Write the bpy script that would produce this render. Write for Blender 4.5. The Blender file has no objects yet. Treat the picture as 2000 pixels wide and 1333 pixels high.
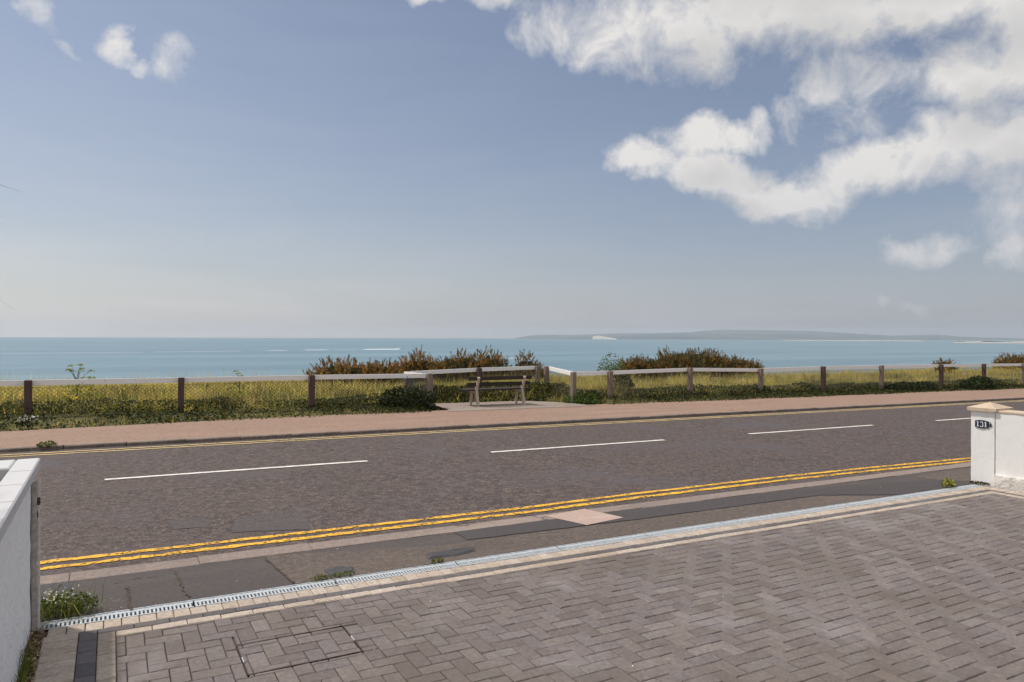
import bpy, bmesh, math, random
import numpy as np
from mathutils import Matrix, Vector
random.seed(7); rng = np.random.default_rng(11)
R = math.radians
scene = bpy.context.scene
COL = scene.collection

# ------------------------------------------------------------------ camera
H = 1.855; F = 1419.0; CX = 1000.0; CY = 659.3; ROLL = .003; YAW = R(28.88); SL = .0107
fw = np.array([math.sin(YAW), math.cos(YAW), 0]); rt = np.array([math.cos(YAW), -math.sin(YAW), 0]); up = np.array([0, 0, 1.])
cam_d = bpy.data.cameras.new('camera'); cam = bpy.data.objects.new('camera', cam_d); COL.objects.link(cam)
cam_d.sensor_width = 36; cam_d.lens = F / 2000 * 36; cam_d.shift_y = (CY - 666.5) / 2000
cam_d.clip_start = .05; cam_d.clip_end = 90000
cr = rt + ROLL * up; cu = up - ROLL * rt; cb = -fw
cam.matrix_world = Matrix(((cr[0], cu[0], cb[0], 0), (cr[1], cu[1], cb[1], 0), (cr[2], cu[2], cb[2], H), (0, 0, 0, 1)))
scene.camera = cam

def pdir(x, y):
    a = (x - CX) / F; b = -(y - CY) / F
    return fw + rt * (a - ROLL * b) + up * (b + ROLL * a)
def gp(x, y, dz=0.0):                       # pixel of the photograph -> point on the sloping ground
    v = pdir(x, y); t = (dz - H) / (v[2] + SL * v[0]); return v * t + np.array([0, 0, H])
def onY(x, y, Y):
    v = pdir(x, y); return v * (Y / v[1]) + np.array([0, 0, H])
def proj(p):
    q = np.asarray(p, float) - np.array([0, 0, H]); w = q @ fw; a = q @ rt / w; b = q @ up / w
    return CX + (a + ROLL * b) * F, CY - (b - ROLL * a) * F, w
def Z(x): return -SL * x                    # the street falls gently to the right

# ------------------------------------------------------------------ light and sky
SUN_EL = 58.0; SUN_AZ = -42.0               # azimuth from +Y towards +X
SKY_STRENGTH = .1; VEIL_L = (8.5, 8.15, 8.0); VEIL_R = (4.9, 5.0, 5.7); CLOUD_LIT = (8.2, 7.95, 7.7); CLOUD_DIM = (5.2, 5.2, 5.25)
sd = Vector((math.sin(R(SUN_AZ)) * math.cos(R(SUN_EL)), math.cos(R(SUN_AZ)) * math.cos(R(SUN_EL)), math.sin(R(SUN_EL))))
sun_d = bpy.data.lights.new('sun', 'SUN'); sun = bpy.data.objects.new('sun', sun_d); COL.objects.link(sun)
sun_d.energy = 3.6; sun_d.angle = R(3.0); sun_d.color = (1.0, .94, .86)
sun.rotation_euler = sd.to_track_quat('Z', 'Y').to_euler(); sun.location = (0, 0, 60)
scene.view_settings.view_transform = 'Standard'; scene.view_settings.look = 'None'
scene.view_settings.gamma = 1; scene.view_settings.exposure = 0.0; scene.view_settings.use_curve_mapping = False

cy = scene.cycles; cy.max_bounces = 6; cy.diffuse_bounces = 3; cy.glossy_bounces = 2; cy.transmission_bounces = 3; cy.transparent_max_bounces = 6; cy.volume_bounces = 0

class NT:
    """small helper for writing node trees"""
    def __init__(s, tree): s.t = tree
    def n(s, typ, **kw):
        nd = s.t.nodes.new(typ)
        for k, v in kw.items(): setattr(nd, k, v)
        return nd
    def put(s, nd, i, v):
        sock = nd.inputs[i]
        if hasattr(v, 'is_linked') and not isinstance(v, (int, float)): s.t.links.new(v, sock)
        else: sock.default_value = v
    def m(s, op, a, b=0.0, c=None, clamp=False):
        nd = s.n('ShaderNodeMath', operation=op); nd.use_clamp = clamp
        s.put(nd, 0, a); s.put(nd, 1, b)
        if c is not None: s.put(nd, 2, c)
        return nd.outputs[0]
    def vm(s, op, a, b=None, scale=None):
        nd = s.n('ShaderNodeVectorMath', operation=op); s.put(nd, 0, a)
        if b is not None: s.put(nd, 1, b)
        if scale is not None: s.put(nd, 'Scale', scale)
        return nd.outputs[0]
    def noise(s, vec, scale, detail=4, rough=.55, dist=0.0, out=0):
        nd = s.n('ShaderNodeTexNoise'); s.put(nd, 'Vector', vec); s.put(nd, 'Scale', scale)
        s.put(nd, 'Detail', detail); s.put(nd, 'Roughness', rough); s.put(nd, 'Distortion', dist)
        return nd.outputs[out]
    def ss(s, v, a, b, lo=0.0, hi=1.0):
        nd = s.n('ShaderNodeMapRange', interpolation_type='SMOOTHSTEP'); s.put(nd, 0, v); s.put(nd, 1, a); s.put(nd, 2, b); s.put(nd, 3, lo); s.put(nd, 4, hi)
        return nd.outputs[0]
    def lin(s, v, a, b, lo=0.0, hi=1.0):
        nd = s.n('ShaderNodeMapRange'); s.put(nd, 0, v); s.put(nd, 1, a); s.put(nd, 2, b); s.put(nd, 3, lo); s.put(nd, 4, hi)
        return nd.outputs[0]
    def mix(s, f, a, b, blend='MIX'):
        nd = s.n('ShaderNodeMix', data_type='RGBA', blend_type=blend); s.put(nd, 0, f)
        for i, v in ((6, a), (7, b)):
            if isinstance(v, (tuple, list)): v = tuple(v) + ((1,) if len(v) == 3 else ())
            s.put(nd, i, v)
        return nd.outputs[2]
    def ramp(s, f, stops):
        nd = s.n('ShaderNodeValToRGB'); s.put(nd, 0, f); cr_ = nd.color_ramp
        while len(cr_.elements) < len(stops): cr_.elements.new(.5)
        for e, (p, c) in zip(cr_.elements, stops): e.position = p; e.color = tuple(c) + (1,)
        return nd.outputs[0]

def azel(x, y):
    v = pdir(x, y); v = v / np.linalg.norm(v)
    return math.degrees(math.atan2(v[0], v[1])), math.degrees(math.asin(v[2]))

# clouds: (px, py, rx, ry, tilt, weight) read off the photograph and turned into azimuth / elevation of the sky
CL = [(1180, 60, 150, 70, .2, .75), (1330, 60, 190, 110, .15, 1.15), (1540, 20, 260, 100, .05, 1.3), (1800, 10, 260, 80, 0, 1.3), (2050, -30, 300, 110, 0, 1.3), (1700, -160, 520, 160, 0, 1.2),
      (1890, 140, 150, 95, 0, 1.25), (2030, 120, 160, 110, 0, 1.2), (1640, 150, 72, 58, 0, .62), (1760, 160, 90, 40, 0, .5),
      (1260, 300, 95, 36, .15, .95), (1390, 335, 130, 46, .28, 1.1), (1530, 380, 140, 50, .1, 1.2), (1690, 335, 160, 62, -.12, 1.15), (1850, 280, 120, 80, -.2, 1.15), (1980, 270, 130, 110, 0, 1.1),
      (1360, 272, 95, 42, .1, .95), (1445, 266, 80, 36, 0, .9), (1490, 238, 34, 34, 0, .75), (1640, 225, 110, 40, 0, .32), (1960, 395, 90, 90, .3, .62), (1990, 490, 45, 45, 0, .62), (2080, 430, 90, 120, 0, .8), (1820, 485, 95, 26, 0, .62),
      (222, 85, 46, 32, .4, .72), (283, 126, 34, 16, .3, .66), (122, 92, 30, 20, .2, .42), (72, 22, 40, 34, .4, .4), (362, 122, 44, 32, .1, .34), (862, 0, 40, 20, 0, .55), (960, -2, 44, 22, 0, .6),
      (1785, 597, 36, 13, 0, .38), (1702, 590, 16, 9, 0, .34)]

def build_world():
    w = bpy.data.worlds.new('World'); scene.world = w; w.use_nodes = True
    w.cycles.sampling_method = 'MANUAL'; w.cycles.sample_map_resolution = 256
    t = w.node_tree; t.nodes.clear(); N = NT(t)
    tc = N.n('ShaderNodeTexCoord'); dr = tc.outputs['Generated']
    sep = N.n('ShaderNodeSeparateXYZ'); t.links.new(dr, sep.inputs[0])
    azd = N.m('MULTIPLY', N.m('ARCTAN2', sep.outputs[0], sep.outputs[1]), 57.29578)
    eld = N.m('MULTIPLY', N.m('ARCSINE', sep.outputs[2]), 57.29578)
    wv = N.n('ShaderNodeTexNoise'); N.put(wv, 'Vector', dr); N.put(wv, 'Scale', 9.0); N.put(wv, 'Detail', 6.0); N.put(wv, 'Roughness', .62)
    cmb = N.n('ShaderNodeCombineXYZ'); N.put(cmb, 0, azd); N.put(cmb, 1, eld)
    wob = N.n('ShaderNodeVectorMath', operation='MULTIPLY_ADD'); N.put(wob, 0, N.vm('SUBTRACT', wv.outputs[1], (.5, .5, .5))); N.put(wob, 1, (7.5, 5.0, 0)); N.put(wob, 2, cmb.outputs[0])
    ae = wob.outputs[0]
    def blobs(vec, lst):
        acc = None
        for (px, py, rx, ry, tilt, wt) in lst:
            a0, e0 = azel(px, py); a1, _ = azel(px + rx, py); a2, _ = azel(px - rx, py); _, e1 = azel(px, py - ry); _, e2 = azel(px, py + ry)
            mp = N.n('ShaderNodeMapping', vector_type='TEXTURE'); N.put(mp, 0, vec)
            mp.inputs['Location'].default_value = (a0, e0, 0); mp.inputs['Rotation'].default_value = (0, 0, -math.atan(tilt)); mp.inputs['Scale'].default_value = (abs(a1 - a2) / 2, abs(e1 - e2) / 2, 1)
            dot = N.n('ShaderNodeVectorMath', operation='DOT_PRODUCT'); N.put(dot, 0, mp.outputs[0]); N.put(dot, 1, mp.outputs[0])
            v = N.m('MULTIPLY_ADD', dot.outputs['Value'], -wt, wt)
            acc = v if acc is None else N.m('SMOOTH_MAX', acc, v, .25)
        return N.m('MAXIMUM', acc, -2.0)
    acc = blobs(ae, CL)
    fb = N.noise(dr, 15.0, 9, .64, .35); fb2 = N.noise(dr, 6.0, 3, .5)
    # beyond the frame unseen broken cloud is added, thickened to brighten shaded faces
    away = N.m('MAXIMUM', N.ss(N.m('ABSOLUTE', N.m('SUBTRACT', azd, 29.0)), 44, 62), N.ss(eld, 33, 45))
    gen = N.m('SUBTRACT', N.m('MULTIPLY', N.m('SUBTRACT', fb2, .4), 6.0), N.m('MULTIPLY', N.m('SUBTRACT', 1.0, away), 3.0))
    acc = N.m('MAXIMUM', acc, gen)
    low = N.m('ADD', N.m('MULTIPLY', N.m('SUBTRACT', fb, .5), 3.3), N.m('MULTIPLY', N.m('SUBTRACT', fb2, .5), .9))
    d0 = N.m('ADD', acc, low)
    big = [c for c in CL if c[5] > .8 and c[2] > 70]
    d1 = N.m('ADD', blobs(N.vm('ADD', ae, (-1.0, 2.6, 0)), big), N.m('MULTIPLY', N.m('SUBTRACT', fb, .5), 1.4))
    sky = N.n('ShaderNodeTexSky', sky_type='NISHITA'); sky.sun_disc = False
    sky.sun_elevation = R(SUN_EL); sky.sun_rotation = R(SUN_AZ); sky.altitude = 30; sky.air_density = 1.0; sky.dust_density = 1.4; sky.ozone_density = 1.8
    # thin high veil, thicker towards the horizon where one looks through more of it
    sel = N.m('MAXIMUM', sep.outputs[2], .0)
    veil = N.m('SUBTRACT', 1.0, N.m('EXPONENT', N.m('DIVIDE', -.085, N.m('ADD', sel, .05))))
    wis = N.n('ShaderNodeMapping'); N.put(wis, 0, dr); wis.inputs['Rotation'].default_value = (0, R(8), R(20)); wis.inputs['Scale'].default_value = (3, 3, 17)
    wn = N.noise(wis.outputs[0], 1.3, 4, .55, .4)
    veil = N.m('MULTIPLY', veil, N.lin(wn, .3, .7, .84, 1.12), clamp=True)
    veil_col = N.mix(N.ss(azd, -30, 62), VEIL_L, VEIL_R)
    base = N.mix(N.m('MULTIPLY', veil, .97), N.vm('MULTIPLY', sky.outputs[0], (.8, .82, .86)), veil_col)
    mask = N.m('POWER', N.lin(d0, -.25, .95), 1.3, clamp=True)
    shade = N.ss(d1, -.1, 1.9)
    ccol = N.mix(N.m('MULTIPLY', shade, .85), CLOUD_LIT, CLOUD_DIM)
    ccol = N.mix(N.ss(eld, 1.0, 16.0, .6, 0.0), ccol, veil_col)
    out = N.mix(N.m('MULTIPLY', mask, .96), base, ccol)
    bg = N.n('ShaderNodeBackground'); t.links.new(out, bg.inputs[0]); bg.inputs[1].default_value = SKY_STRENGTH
    wo = N.n('ShaderNodeOutputWorld'); t.links.new(bg.outputs[0], wo.inputs[0])
build_world()

# ------------------------------------------------------------------ materials
def material(name, fn):
    m = bpy.data.materials.new(name); m.use_nodes = True; t = m.node_tree; t.nodes.clear(); N = NT(t)
    out = N.n('ShaderNodeOutputMaterial'); p = N.n('ShaderNodeBsdfPrincipled'); t.links.new(p.outputs[0], out.inputs[0])
    p.inputs['Specular IOR Level'].default_value = .35
    fn(N, p, out); return m
def coord(N, kind='Object'): return N.n('ShaderNodeTexCoord').outputs[kind]
def wpos(N): return N.n('ShaderNodeNewGeometry').outputs['Position']
def bump(N, p, h, strength=.3, dist=.01):
    b = N.n('ShaderNodeBump'); N.put(b, 'Height', h); b.inputs['Strength'].default_value = strength; b.inputs['Distance'].default_value = dist
    N.t.links.new(b.outputs[0], p.inputs['Normal'])
def setc(N, p, col, rough=.8):
    if isinstance(col, tuple): p.inputs['Base Color'].default_value = col + (1,)
    else: N.t.links.new(col, p.inputs['Base Color'])
    if isinstance(rough, (int, float)): p.inputs['Roughness'].default_value = rough
    else: N.t.links.new(rough, p.inputs['Roughness'])

def asphalt(name, lo, mid, hi, stain=(.06, .055, .06), stain_amt=.5, grain=95, seed=0.0, contrast=1.0):
    def fn(N, p, o):
        v = N.vm('ADD', wpos(N), (seed * 3.7, seed * 1.3, 0))
        gr = N.noise(v, grain, 3, .8)
        gr2 = N.noise(v, grain * .3, 3, .7)
        c = N.ramp(N.lin(N.m('ADD', N.m('MULTIPLY', gr, .65), N.m('MULTIPLY', gr2, .35)), .5 - .17 / contrast, .5 + .17 / contrast), [(0, lo), (.5, mid), (1, hi)])
        big = N.noise(v, .55, 5, .6, .3)
        mp = N.n('ShaderNodeMapping'); N.put(mp, 0, v); mp.inputs['Scale'].default_value = (.35, 2.2, 1)
        tracks = N.noise(mp.outputs[0], 1.1, 4, .6, .2)
        c = N.mix(N.m('MULTIPLY', N.ss(big, .5, .68), stain_amt), c, stain)
        c = N.mix(N.m('MULTIPLY', N.ss(tracks, .5, .7), .5), c, tuple(x * 1.35 for x in mid))
        crk = N.n('ShaderNodeTexVoronoi', feature='DISTANCE_TO_EDGE'); N.put(crk, 'Vector', N.vm('ADD', v, N.vm('SCALE', N.noise(v, 2.5, 4, .6, out=1), scale=.55))); N.put(crk, 'Scale', .55)
        ck = N.m('MULTIPLY', N.ss(crk.outputs[0], .007, .002), N.ss(N.noise(v, .8, 2), .6, .68))
        c = N.mix(N.m('MULTIPLY', ck, .7), c, (.025, .022, .022))
        setc(N, p, c, N.lin(gr, .3, .7, .75, .95))
        bump(N, p, N.m('SUBTRACT', gr, N.m('MULTIPLY', ck, 2.0)), .5, .006)
    return material(name, fn)

M = {}
M['road'] = asphalt('road_asphalt', (.026, .019, .018), (.073, .056, .051), (.2, .15, .128), (.088, .08, .088), .6, 36, 0.0, 1.25)
M['walk_dark'] = asphalt('dark_tarmac', (.036, .032, .033), (.064, .056, .056), (.105, .09, .087), (.085, .075, .073), .35, 110, 2.0)
M['walk_brown'] = asphalt('brown_tarmac', (.045, .034, .029), (.102, .08, .068), (.22, .175, .145), (.08, .066, .06), .3, 70, 5.0)
M['walk_old'] = asphalt('old_tarmac', (.045, .038, .036), (.076, .064, .06), (.12, .1, .092), (.06, .054, .053), .5, 90, 9.0)
M['pink_slab'] = asphalt('pink_concrete', (.3, .21, .18), (.42, .31, .26), (.52, .4, .34), (.38, .29, .25), .4, 60, 4.0, .7)
M['kerb_strip'] = asphalt('gritty_kerb', (.14, .11, .095), (.24, .19, .165), (.36, .29, .25), (.12, .1, .09), .45, 70, 7.0)
M['pavement'] = asphalt('pink_brown_tarmac', (.15, .092, .066), (.275, .178, .132), (.39, .27, .2), (.24, .17, .13), .5, 38, 3.0)
M['pad'] = asphalt('worn_concrete', (.17, .13, .105), (.26, .21, .175), (.36, .3, .26), (.17, .13, .1), .7, 25, 6.0)
M['patch_smooth'] = asphalt('smooth_tar_patch', (.04, .033, .033), (.078, .066, .066), (.15, .125, .118), (.09, .078, .08), .5, 70, 8.0)
M['tar_lump'] = asphalt('black_tar', (.035, .033, .036), (.065, .062, .066), (.11, .104, .106), (.05, .048, .052), .5, 70, 12.0)

def fn_kerb(N, p, o):
    v = wpos(N); n = N.noise(v, 22, 5, .6); b = N.noise(v, 2.3, 4)
    c = N.ramp(N.lin(n, .3, .7), [(0, (.13, .1, .085)), (1, (.27, .22, .19))])
    setc(N, p, N.mix(N.m('MULTIPLY', N.ss(b, .45, .65), .6), c, (.1, .085, .07)), .9); bump(N, p, n, .4, .01)
M['kerb'] = material('kerb_concrete', fn_kerb)

def paint(name, c1, c2, chip=.5, edge=.62, scale=26):
    def fn(N, p, o):
        v = wpos(N); n = N.noise(v, scale, 6, .72, .2); n2 = N.noise(v, 3.0, 3, .6)
        setc(N, p, N.mix(N.ss(N.noise(v, 9, 4), .35, .65), c1, c2), .75)
        a = N.ss(N.m('ADD', n, N.m('MULTIPLY', N.m('SUBTRACT', n2, .5), .35)), chip - .03, chip + .03)
        tr = N.n('ShaderNodeBsdfTransparent'); mx = N.n('ShaderNodeMixShader')
        N.t.links.new(a, mx.inputs[0]); N.t.links.new(tr.outputs[0], mx.inputs[1]); N.t.links.new(p.outputs[0], mx.inputs[2]); N.t.links.new(mx.outputs[0], o.inputs[0])
    return material(name, fn)
M['yellow'] = paint('yellow_road_paint', (.8, .46, .035), (.66, .36, .05), .45)
M['yellow_pale'] = paint('faded_yellow_paint', (.72, .53, .2), (.6, .46, .24), .4)
M['white_line'] = paint('white_road_paint', (.78, .74, .69), (.62, .58, .54), .33)

def rnd(N):
    a = N.n('ShaderNodeObjectInfo').outputs['Random']; b = N.n('ShaderNodeNewGeometry').outputs['Random Per Island']
    return N.m('FRACT', N.m('ADD', a, b))
def paver_mat(name, stops, dirt, dirt_amt, moss=.3):
    def fn(N, p, o):
        v = wpos(N); r = rnd(N); r2 = N.m('FRACT', N.m('MULTIPLY', r, 17.31))
        c = N.ramp(r, stops)
        n = N.noise(N.vm('ADD', v, N.vm('SCALE', (1, 1, 1), scale=N.m('MULTIPLY', r2, 9.0))), 34, 6, .68)
        c = N.mix(1.0, c, N.ramp(N.lin(n, .28, .72), [(0, (.72, .72, .72)), (.5, (1, 1, 1)), (1, (1.35, 1.35, 1.35))]), 'MULTIPLY')
        fine = N.noise(v, 260, 2, .7)
        c = N.mix(1.0, c, N.ramp(N.lin(fine, .3, .7), [(0, (.78, .78, .78)), (1, (1.2, 1.2, 1.2))]), 'MULTIPLY')
        big = N.noise(v, .9, 5, .62, .5)
        c = N.mix(N.m('MULTIPLY', N.ss(big, .47, .66), dirt_amt), c, dirt)
        pale = N.noise(N.vm('ADD', v, (31, 7, 0)), 1.3, 5, .65, .4)
        c = N.mix(N.m('MULTIPLY', N.ss(pale, .52, .72), .4), c, (.3, .275, .275))
        setc(N, p, c, N.lin(n, .3, .7, .7, .9)); bump(N, p, N.m('ADD', n, N.m('MULTIPLY', fine, .6)), .45, .004)
    return material(name, fn)
M['paver'] = paver_mat('charcoal_paver', [(0, (.132, .108, .1)), (.35, (.158, .131, .122)), (.7, (.178, .148, .136)), (.88, (.152, .132, .13)), (1, (.205, .175, .162))], (.125, .103, .08), .5)
M['block_cream'] = paver_mat('cream_block', [(0, (.36, .295, .235)), (.5, (.43, .355, .29)), (1, (.47, .4, .335))], (.36, .27, .2), .35)
M['block_dark'] = paver_mat('dark_block', [(0, (.1, .09, .094)), (1, (.145, .13, .132))], (.12, .1, .085), .4)
def fn_sand(N, p, o):
    v = wpos(N); n = N.noise(v, 60, 4, .7); b = N.noise(v, 1.1, 4)
    c = N.ramp(N.lin(n, .3, .7), [(0, (.05, .04, .03)), (1, (.13, .1, .075))])
    setc(N, p, N.mix(N.m('MULTIPLY', N.ss(b, .52, .66), .6), c, (.09, .09, .03)), .95)
M['sand'] = material('joint_sand', fn_sand)

def wall_paint(name, col, dirt=(.42, .4, .36), damt=.3, bscale=7, bstr=.5):
    def fn(N, p, o):
        v = wpos(N); n = N.noise(v, bscale, 6, .6, .6); b = N.noise(v, 1.7, 5, .65); f = N.noise(v, 120, 3)
        mp = N.n('ShaderNodeMapping'); N.put(mp, 0, v); mp.inputs['Scale'].default_value = (9, 9, .8)
        run = N.noise(mp.outputs[0], 1.4, 4, .6)
        c = N.mix(N.m('MULTIPLY', N.ss(b, .5, .75), damt), col, dirt)
        c = N.mix(N.m('MULTIPLY', N.ss(run, .55, .75), damt * .7), c, dirt)
        setc(N, p, c, .75); bump(N, p, N.m('ADD', n, N.m('MULTIPLY', f, .12)), bstr, .03)
    return material(name, fn)
M['wall_white'] = wall_paint('white_masonry_paint', (.82, .81, .79), (.6, .57, .52), .25, 7, .15)
M['render'] = wall_paint('rough_white_render', (.86, .86, .86), (.6, .6, .6), .2, 9, .9)
M['coping_white'] = wall_paint('painted_coping', (.54, .54, .545), (.43, .425, .42), .25, 5, .2)
M['plinth'] = wall_paint('flaking_plinth_paint', (.74, .71, .66), (.34, .3, .24), .7, 14, 1.0)
M['coping_tan'] = wall_paint('sandstone_coping', (.56, .44, .33), (.38, .29, .21), .5, 12, .5)

def flat(name, col, rough=.6, metal=0.0, var=.25, scale=30):
    def fn(N, p, o):
        v = wpos(N); n = N.noise(v, scale, 4, .6)
        setc(N, p, N.mix(N.ss(n, .35, .7), tuple(c * (1 - var) for c in col), tuple(min(1, c * (1 + var)) for c in col)), rough); p.inputs['Metallic'].default_value = metal
    return material(name, fn)
M['galv'] = flat('galvanised_steel', (.55, .58, .6), .5, .3, .18, 40)
M['drain_dark'] = flat('drain_void', (.012, .012, .012), .9)
M['gate_metal'] = flat('taupe_gate_metal', (.4, .36, .33), .6, 0, .2)
M['gate_light'] = flat('pale_gate_edge', (.66, .62, .58), .6, 0, .15)
M['rust'] = flat('dark_hinge_metal', (.1, .065, .055), .7, .2, .4)
M['plate'] = flat('navy_enamel', (.018, .035, .07), .3, 0, .1)
M['digit'] = flat('white_enamel', (.8, .8, .78), .4, 0, .05)
M['boat'] = flat('white_gelcoat', (.8, .8, .8), .3, 0, .03)
M['boat_glass'] = flat('dark_screen', (.03, .04, .05), .15)
M['foam'] = flat('sea_foam', (.88, .9, .9), .8, 0, .06, .05)
M['bin'] = flat('slate_blue_bin', (.055, .075, .1), .6, 0, .2)
M['chain'] = flat('plastic_coated_wire', (.11, .1, .075), .6, .0, .3, 6)
M['litter'] = None

def wood(name, c1, c2, grain=(60, 60, 4), rough=.85, peel=None, peel_at=.6):
    def fn(N, p, o):
        v = coord(N); oi = N.n('ShaderNodeObjectInfo').outputs['Random']
        mp = N.n('ShaderNodeMapping'); N.put(mp, 0, N.vm('ADD', wpos(N), N.vm('SCALE', (3, 5, 7), scale=oi))); mp.inputs['Scale'].default_value = grain
        n = N.noise(mp.outputs[0], 1.0, 5, .65, .3)
        c = N.mix(N.lin(n, .3, .7), c1, c2)
        if peel:
            pn = N.noise(wpos(N), 14, 5, .7); c = N.mix(N.ss(pn, peel_at, peel_at + .06), c, peel)
        setc(N, p, c, rough); bump(N, p, n, .4, .004)
    return material(name, fn)
M['post_brown'] = wood('brown_stained_post', (.06, .036, .034), (.13, .082, .074))
M['post_grey'] = wood('weathered_post', (.13, .095, .075), (.3, .235, .19))
M['rail_white'] = wood('peeling_white_rail', (.82, .79, .77), (.9, .88, .86), (3, 60, 60), .7, (.2, .16, .13), .63)
M['slat'] = wood('dark_bench_slat', (.016, .011, .009), (.045, .03, .024), (3, 60, 60), .7)
M['bench_frame'] = wood('worn_bench_frame', (.34, .27, .22), (.56, .48, .4))

def fn_leaf(N, p, o):
    at = N.n('ShaderNodeAttribute', attribute_name='tint'); c = at.outputs[0]
    n = N.noise(wpos(N), 3.0, 3); c = N.mix(1.0, c, N.ramp(N.lin(n, .3, .7), [(0, (.72, .72, .72)), (1, (1.28, 1.28, 1.28))]), 'MULTIPLY')
    setc(N, p, c, .6)
    tr = N.n('ShaderNodeBsdfTranslucent'); N.t.links.new(N.mix(1.0, c, (1.5, 1.4, .7), 'MULTIPLY'), tr.inputs[0])
    mx = N.n('ShaderNodeMixShader'); mx.inputs[0].default_value = .38
    N.t.links.new(p.outputs[0], mx.inputs[1]); N.t.links.new(tr.outputs[0], mx.inputs[2]); N.t.links.new(mx.outputs[0], o.inputs[0])
M['leaf'] = material('foliage', fn_leaf)
def fn_dry(N, p, o):
    at = N.n('ShaderNodeAttribute', attribute_name='tint'); setc(N, p, at.outputs[0], .85)
M['dry'] = material('dry_plant', fn_dry)
def fn_soil(N, p, o):
    v = wpos(N); n = N.noise(v, 3, 6, .7)
    setc(N, p, N.ramp(N.lin(n, .3, .7), [(0, (.06, .055, .02)), (.5, (.12, .11, .035)), (1, (.2, .15, .06))]), .95); bump(N, p, n, .5, .1)
M['soil'] = material('rough_turf_ground', fn_soil)
def fn_garden(N, p, o):
    v = wpos(N); n = N.noise(v, 30, 5, .7); setc(N, p, N.ramp(N.lin(n, .3, .7), [(0, (.04, .03, .022)), (1, (.13, .1, .075))]), .95); bump(N, p, n, .6, .03)
M['garden'] = material('garden_soil', fn_garden)
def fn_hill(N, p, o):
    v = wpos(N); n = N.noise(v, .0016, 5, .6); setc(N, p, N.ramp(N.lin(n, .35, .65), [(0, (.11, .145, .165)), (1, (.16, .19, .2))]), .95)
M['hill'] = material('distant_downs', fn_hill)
M['chalk'] = flat('chalk_cliff', (.62, .58, .5), .9, 0, .1, .01)
M['beach'] = flat('pale_sand', (.5, .46, .41), .9, 0, .1, .002)
def fn_sea(N, p, o):
    v = wpos(N)
    mp = N.n('ShaderNodeMapping'); N.put(mp, 0, v); mp.inputs['Rotation'].default_value = (0, 0, R(28)); mp.inputs['Scale'].default_value = (.0009, .006, 1)
    band = N.noise(mp.outputs[0], 1.0, 6, .6, .3)
    mp2 = N.n('ShaderNodeMapping'); N.put(mp2, 0, v); mp2.inputs['Rotation'].default_value = (0, 0, R(28)); mp2.inputs['Scale'].default_value = (.012, .05, 1)
    fine = N.noise(mp2.outputs[0], 1.0, 5, .65)
    c = N.mix(N.ss(band, .35, .68), (.12, .2, .25), (.175, .275, .325))
    c = N.mix(N.m('MULTIPLY', N.ss(fine, .5, .75), .5), c, (.21, .32, .35))
    setc(N, p, c, .42); p.inputs['Specular IOR Level'].default_value = .3
    w = N.noise(v, .35, 4, .6); bump(N, p, w, .9, 1.2)
M['sea'] = material('sea_water', fn_sea)

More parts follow.
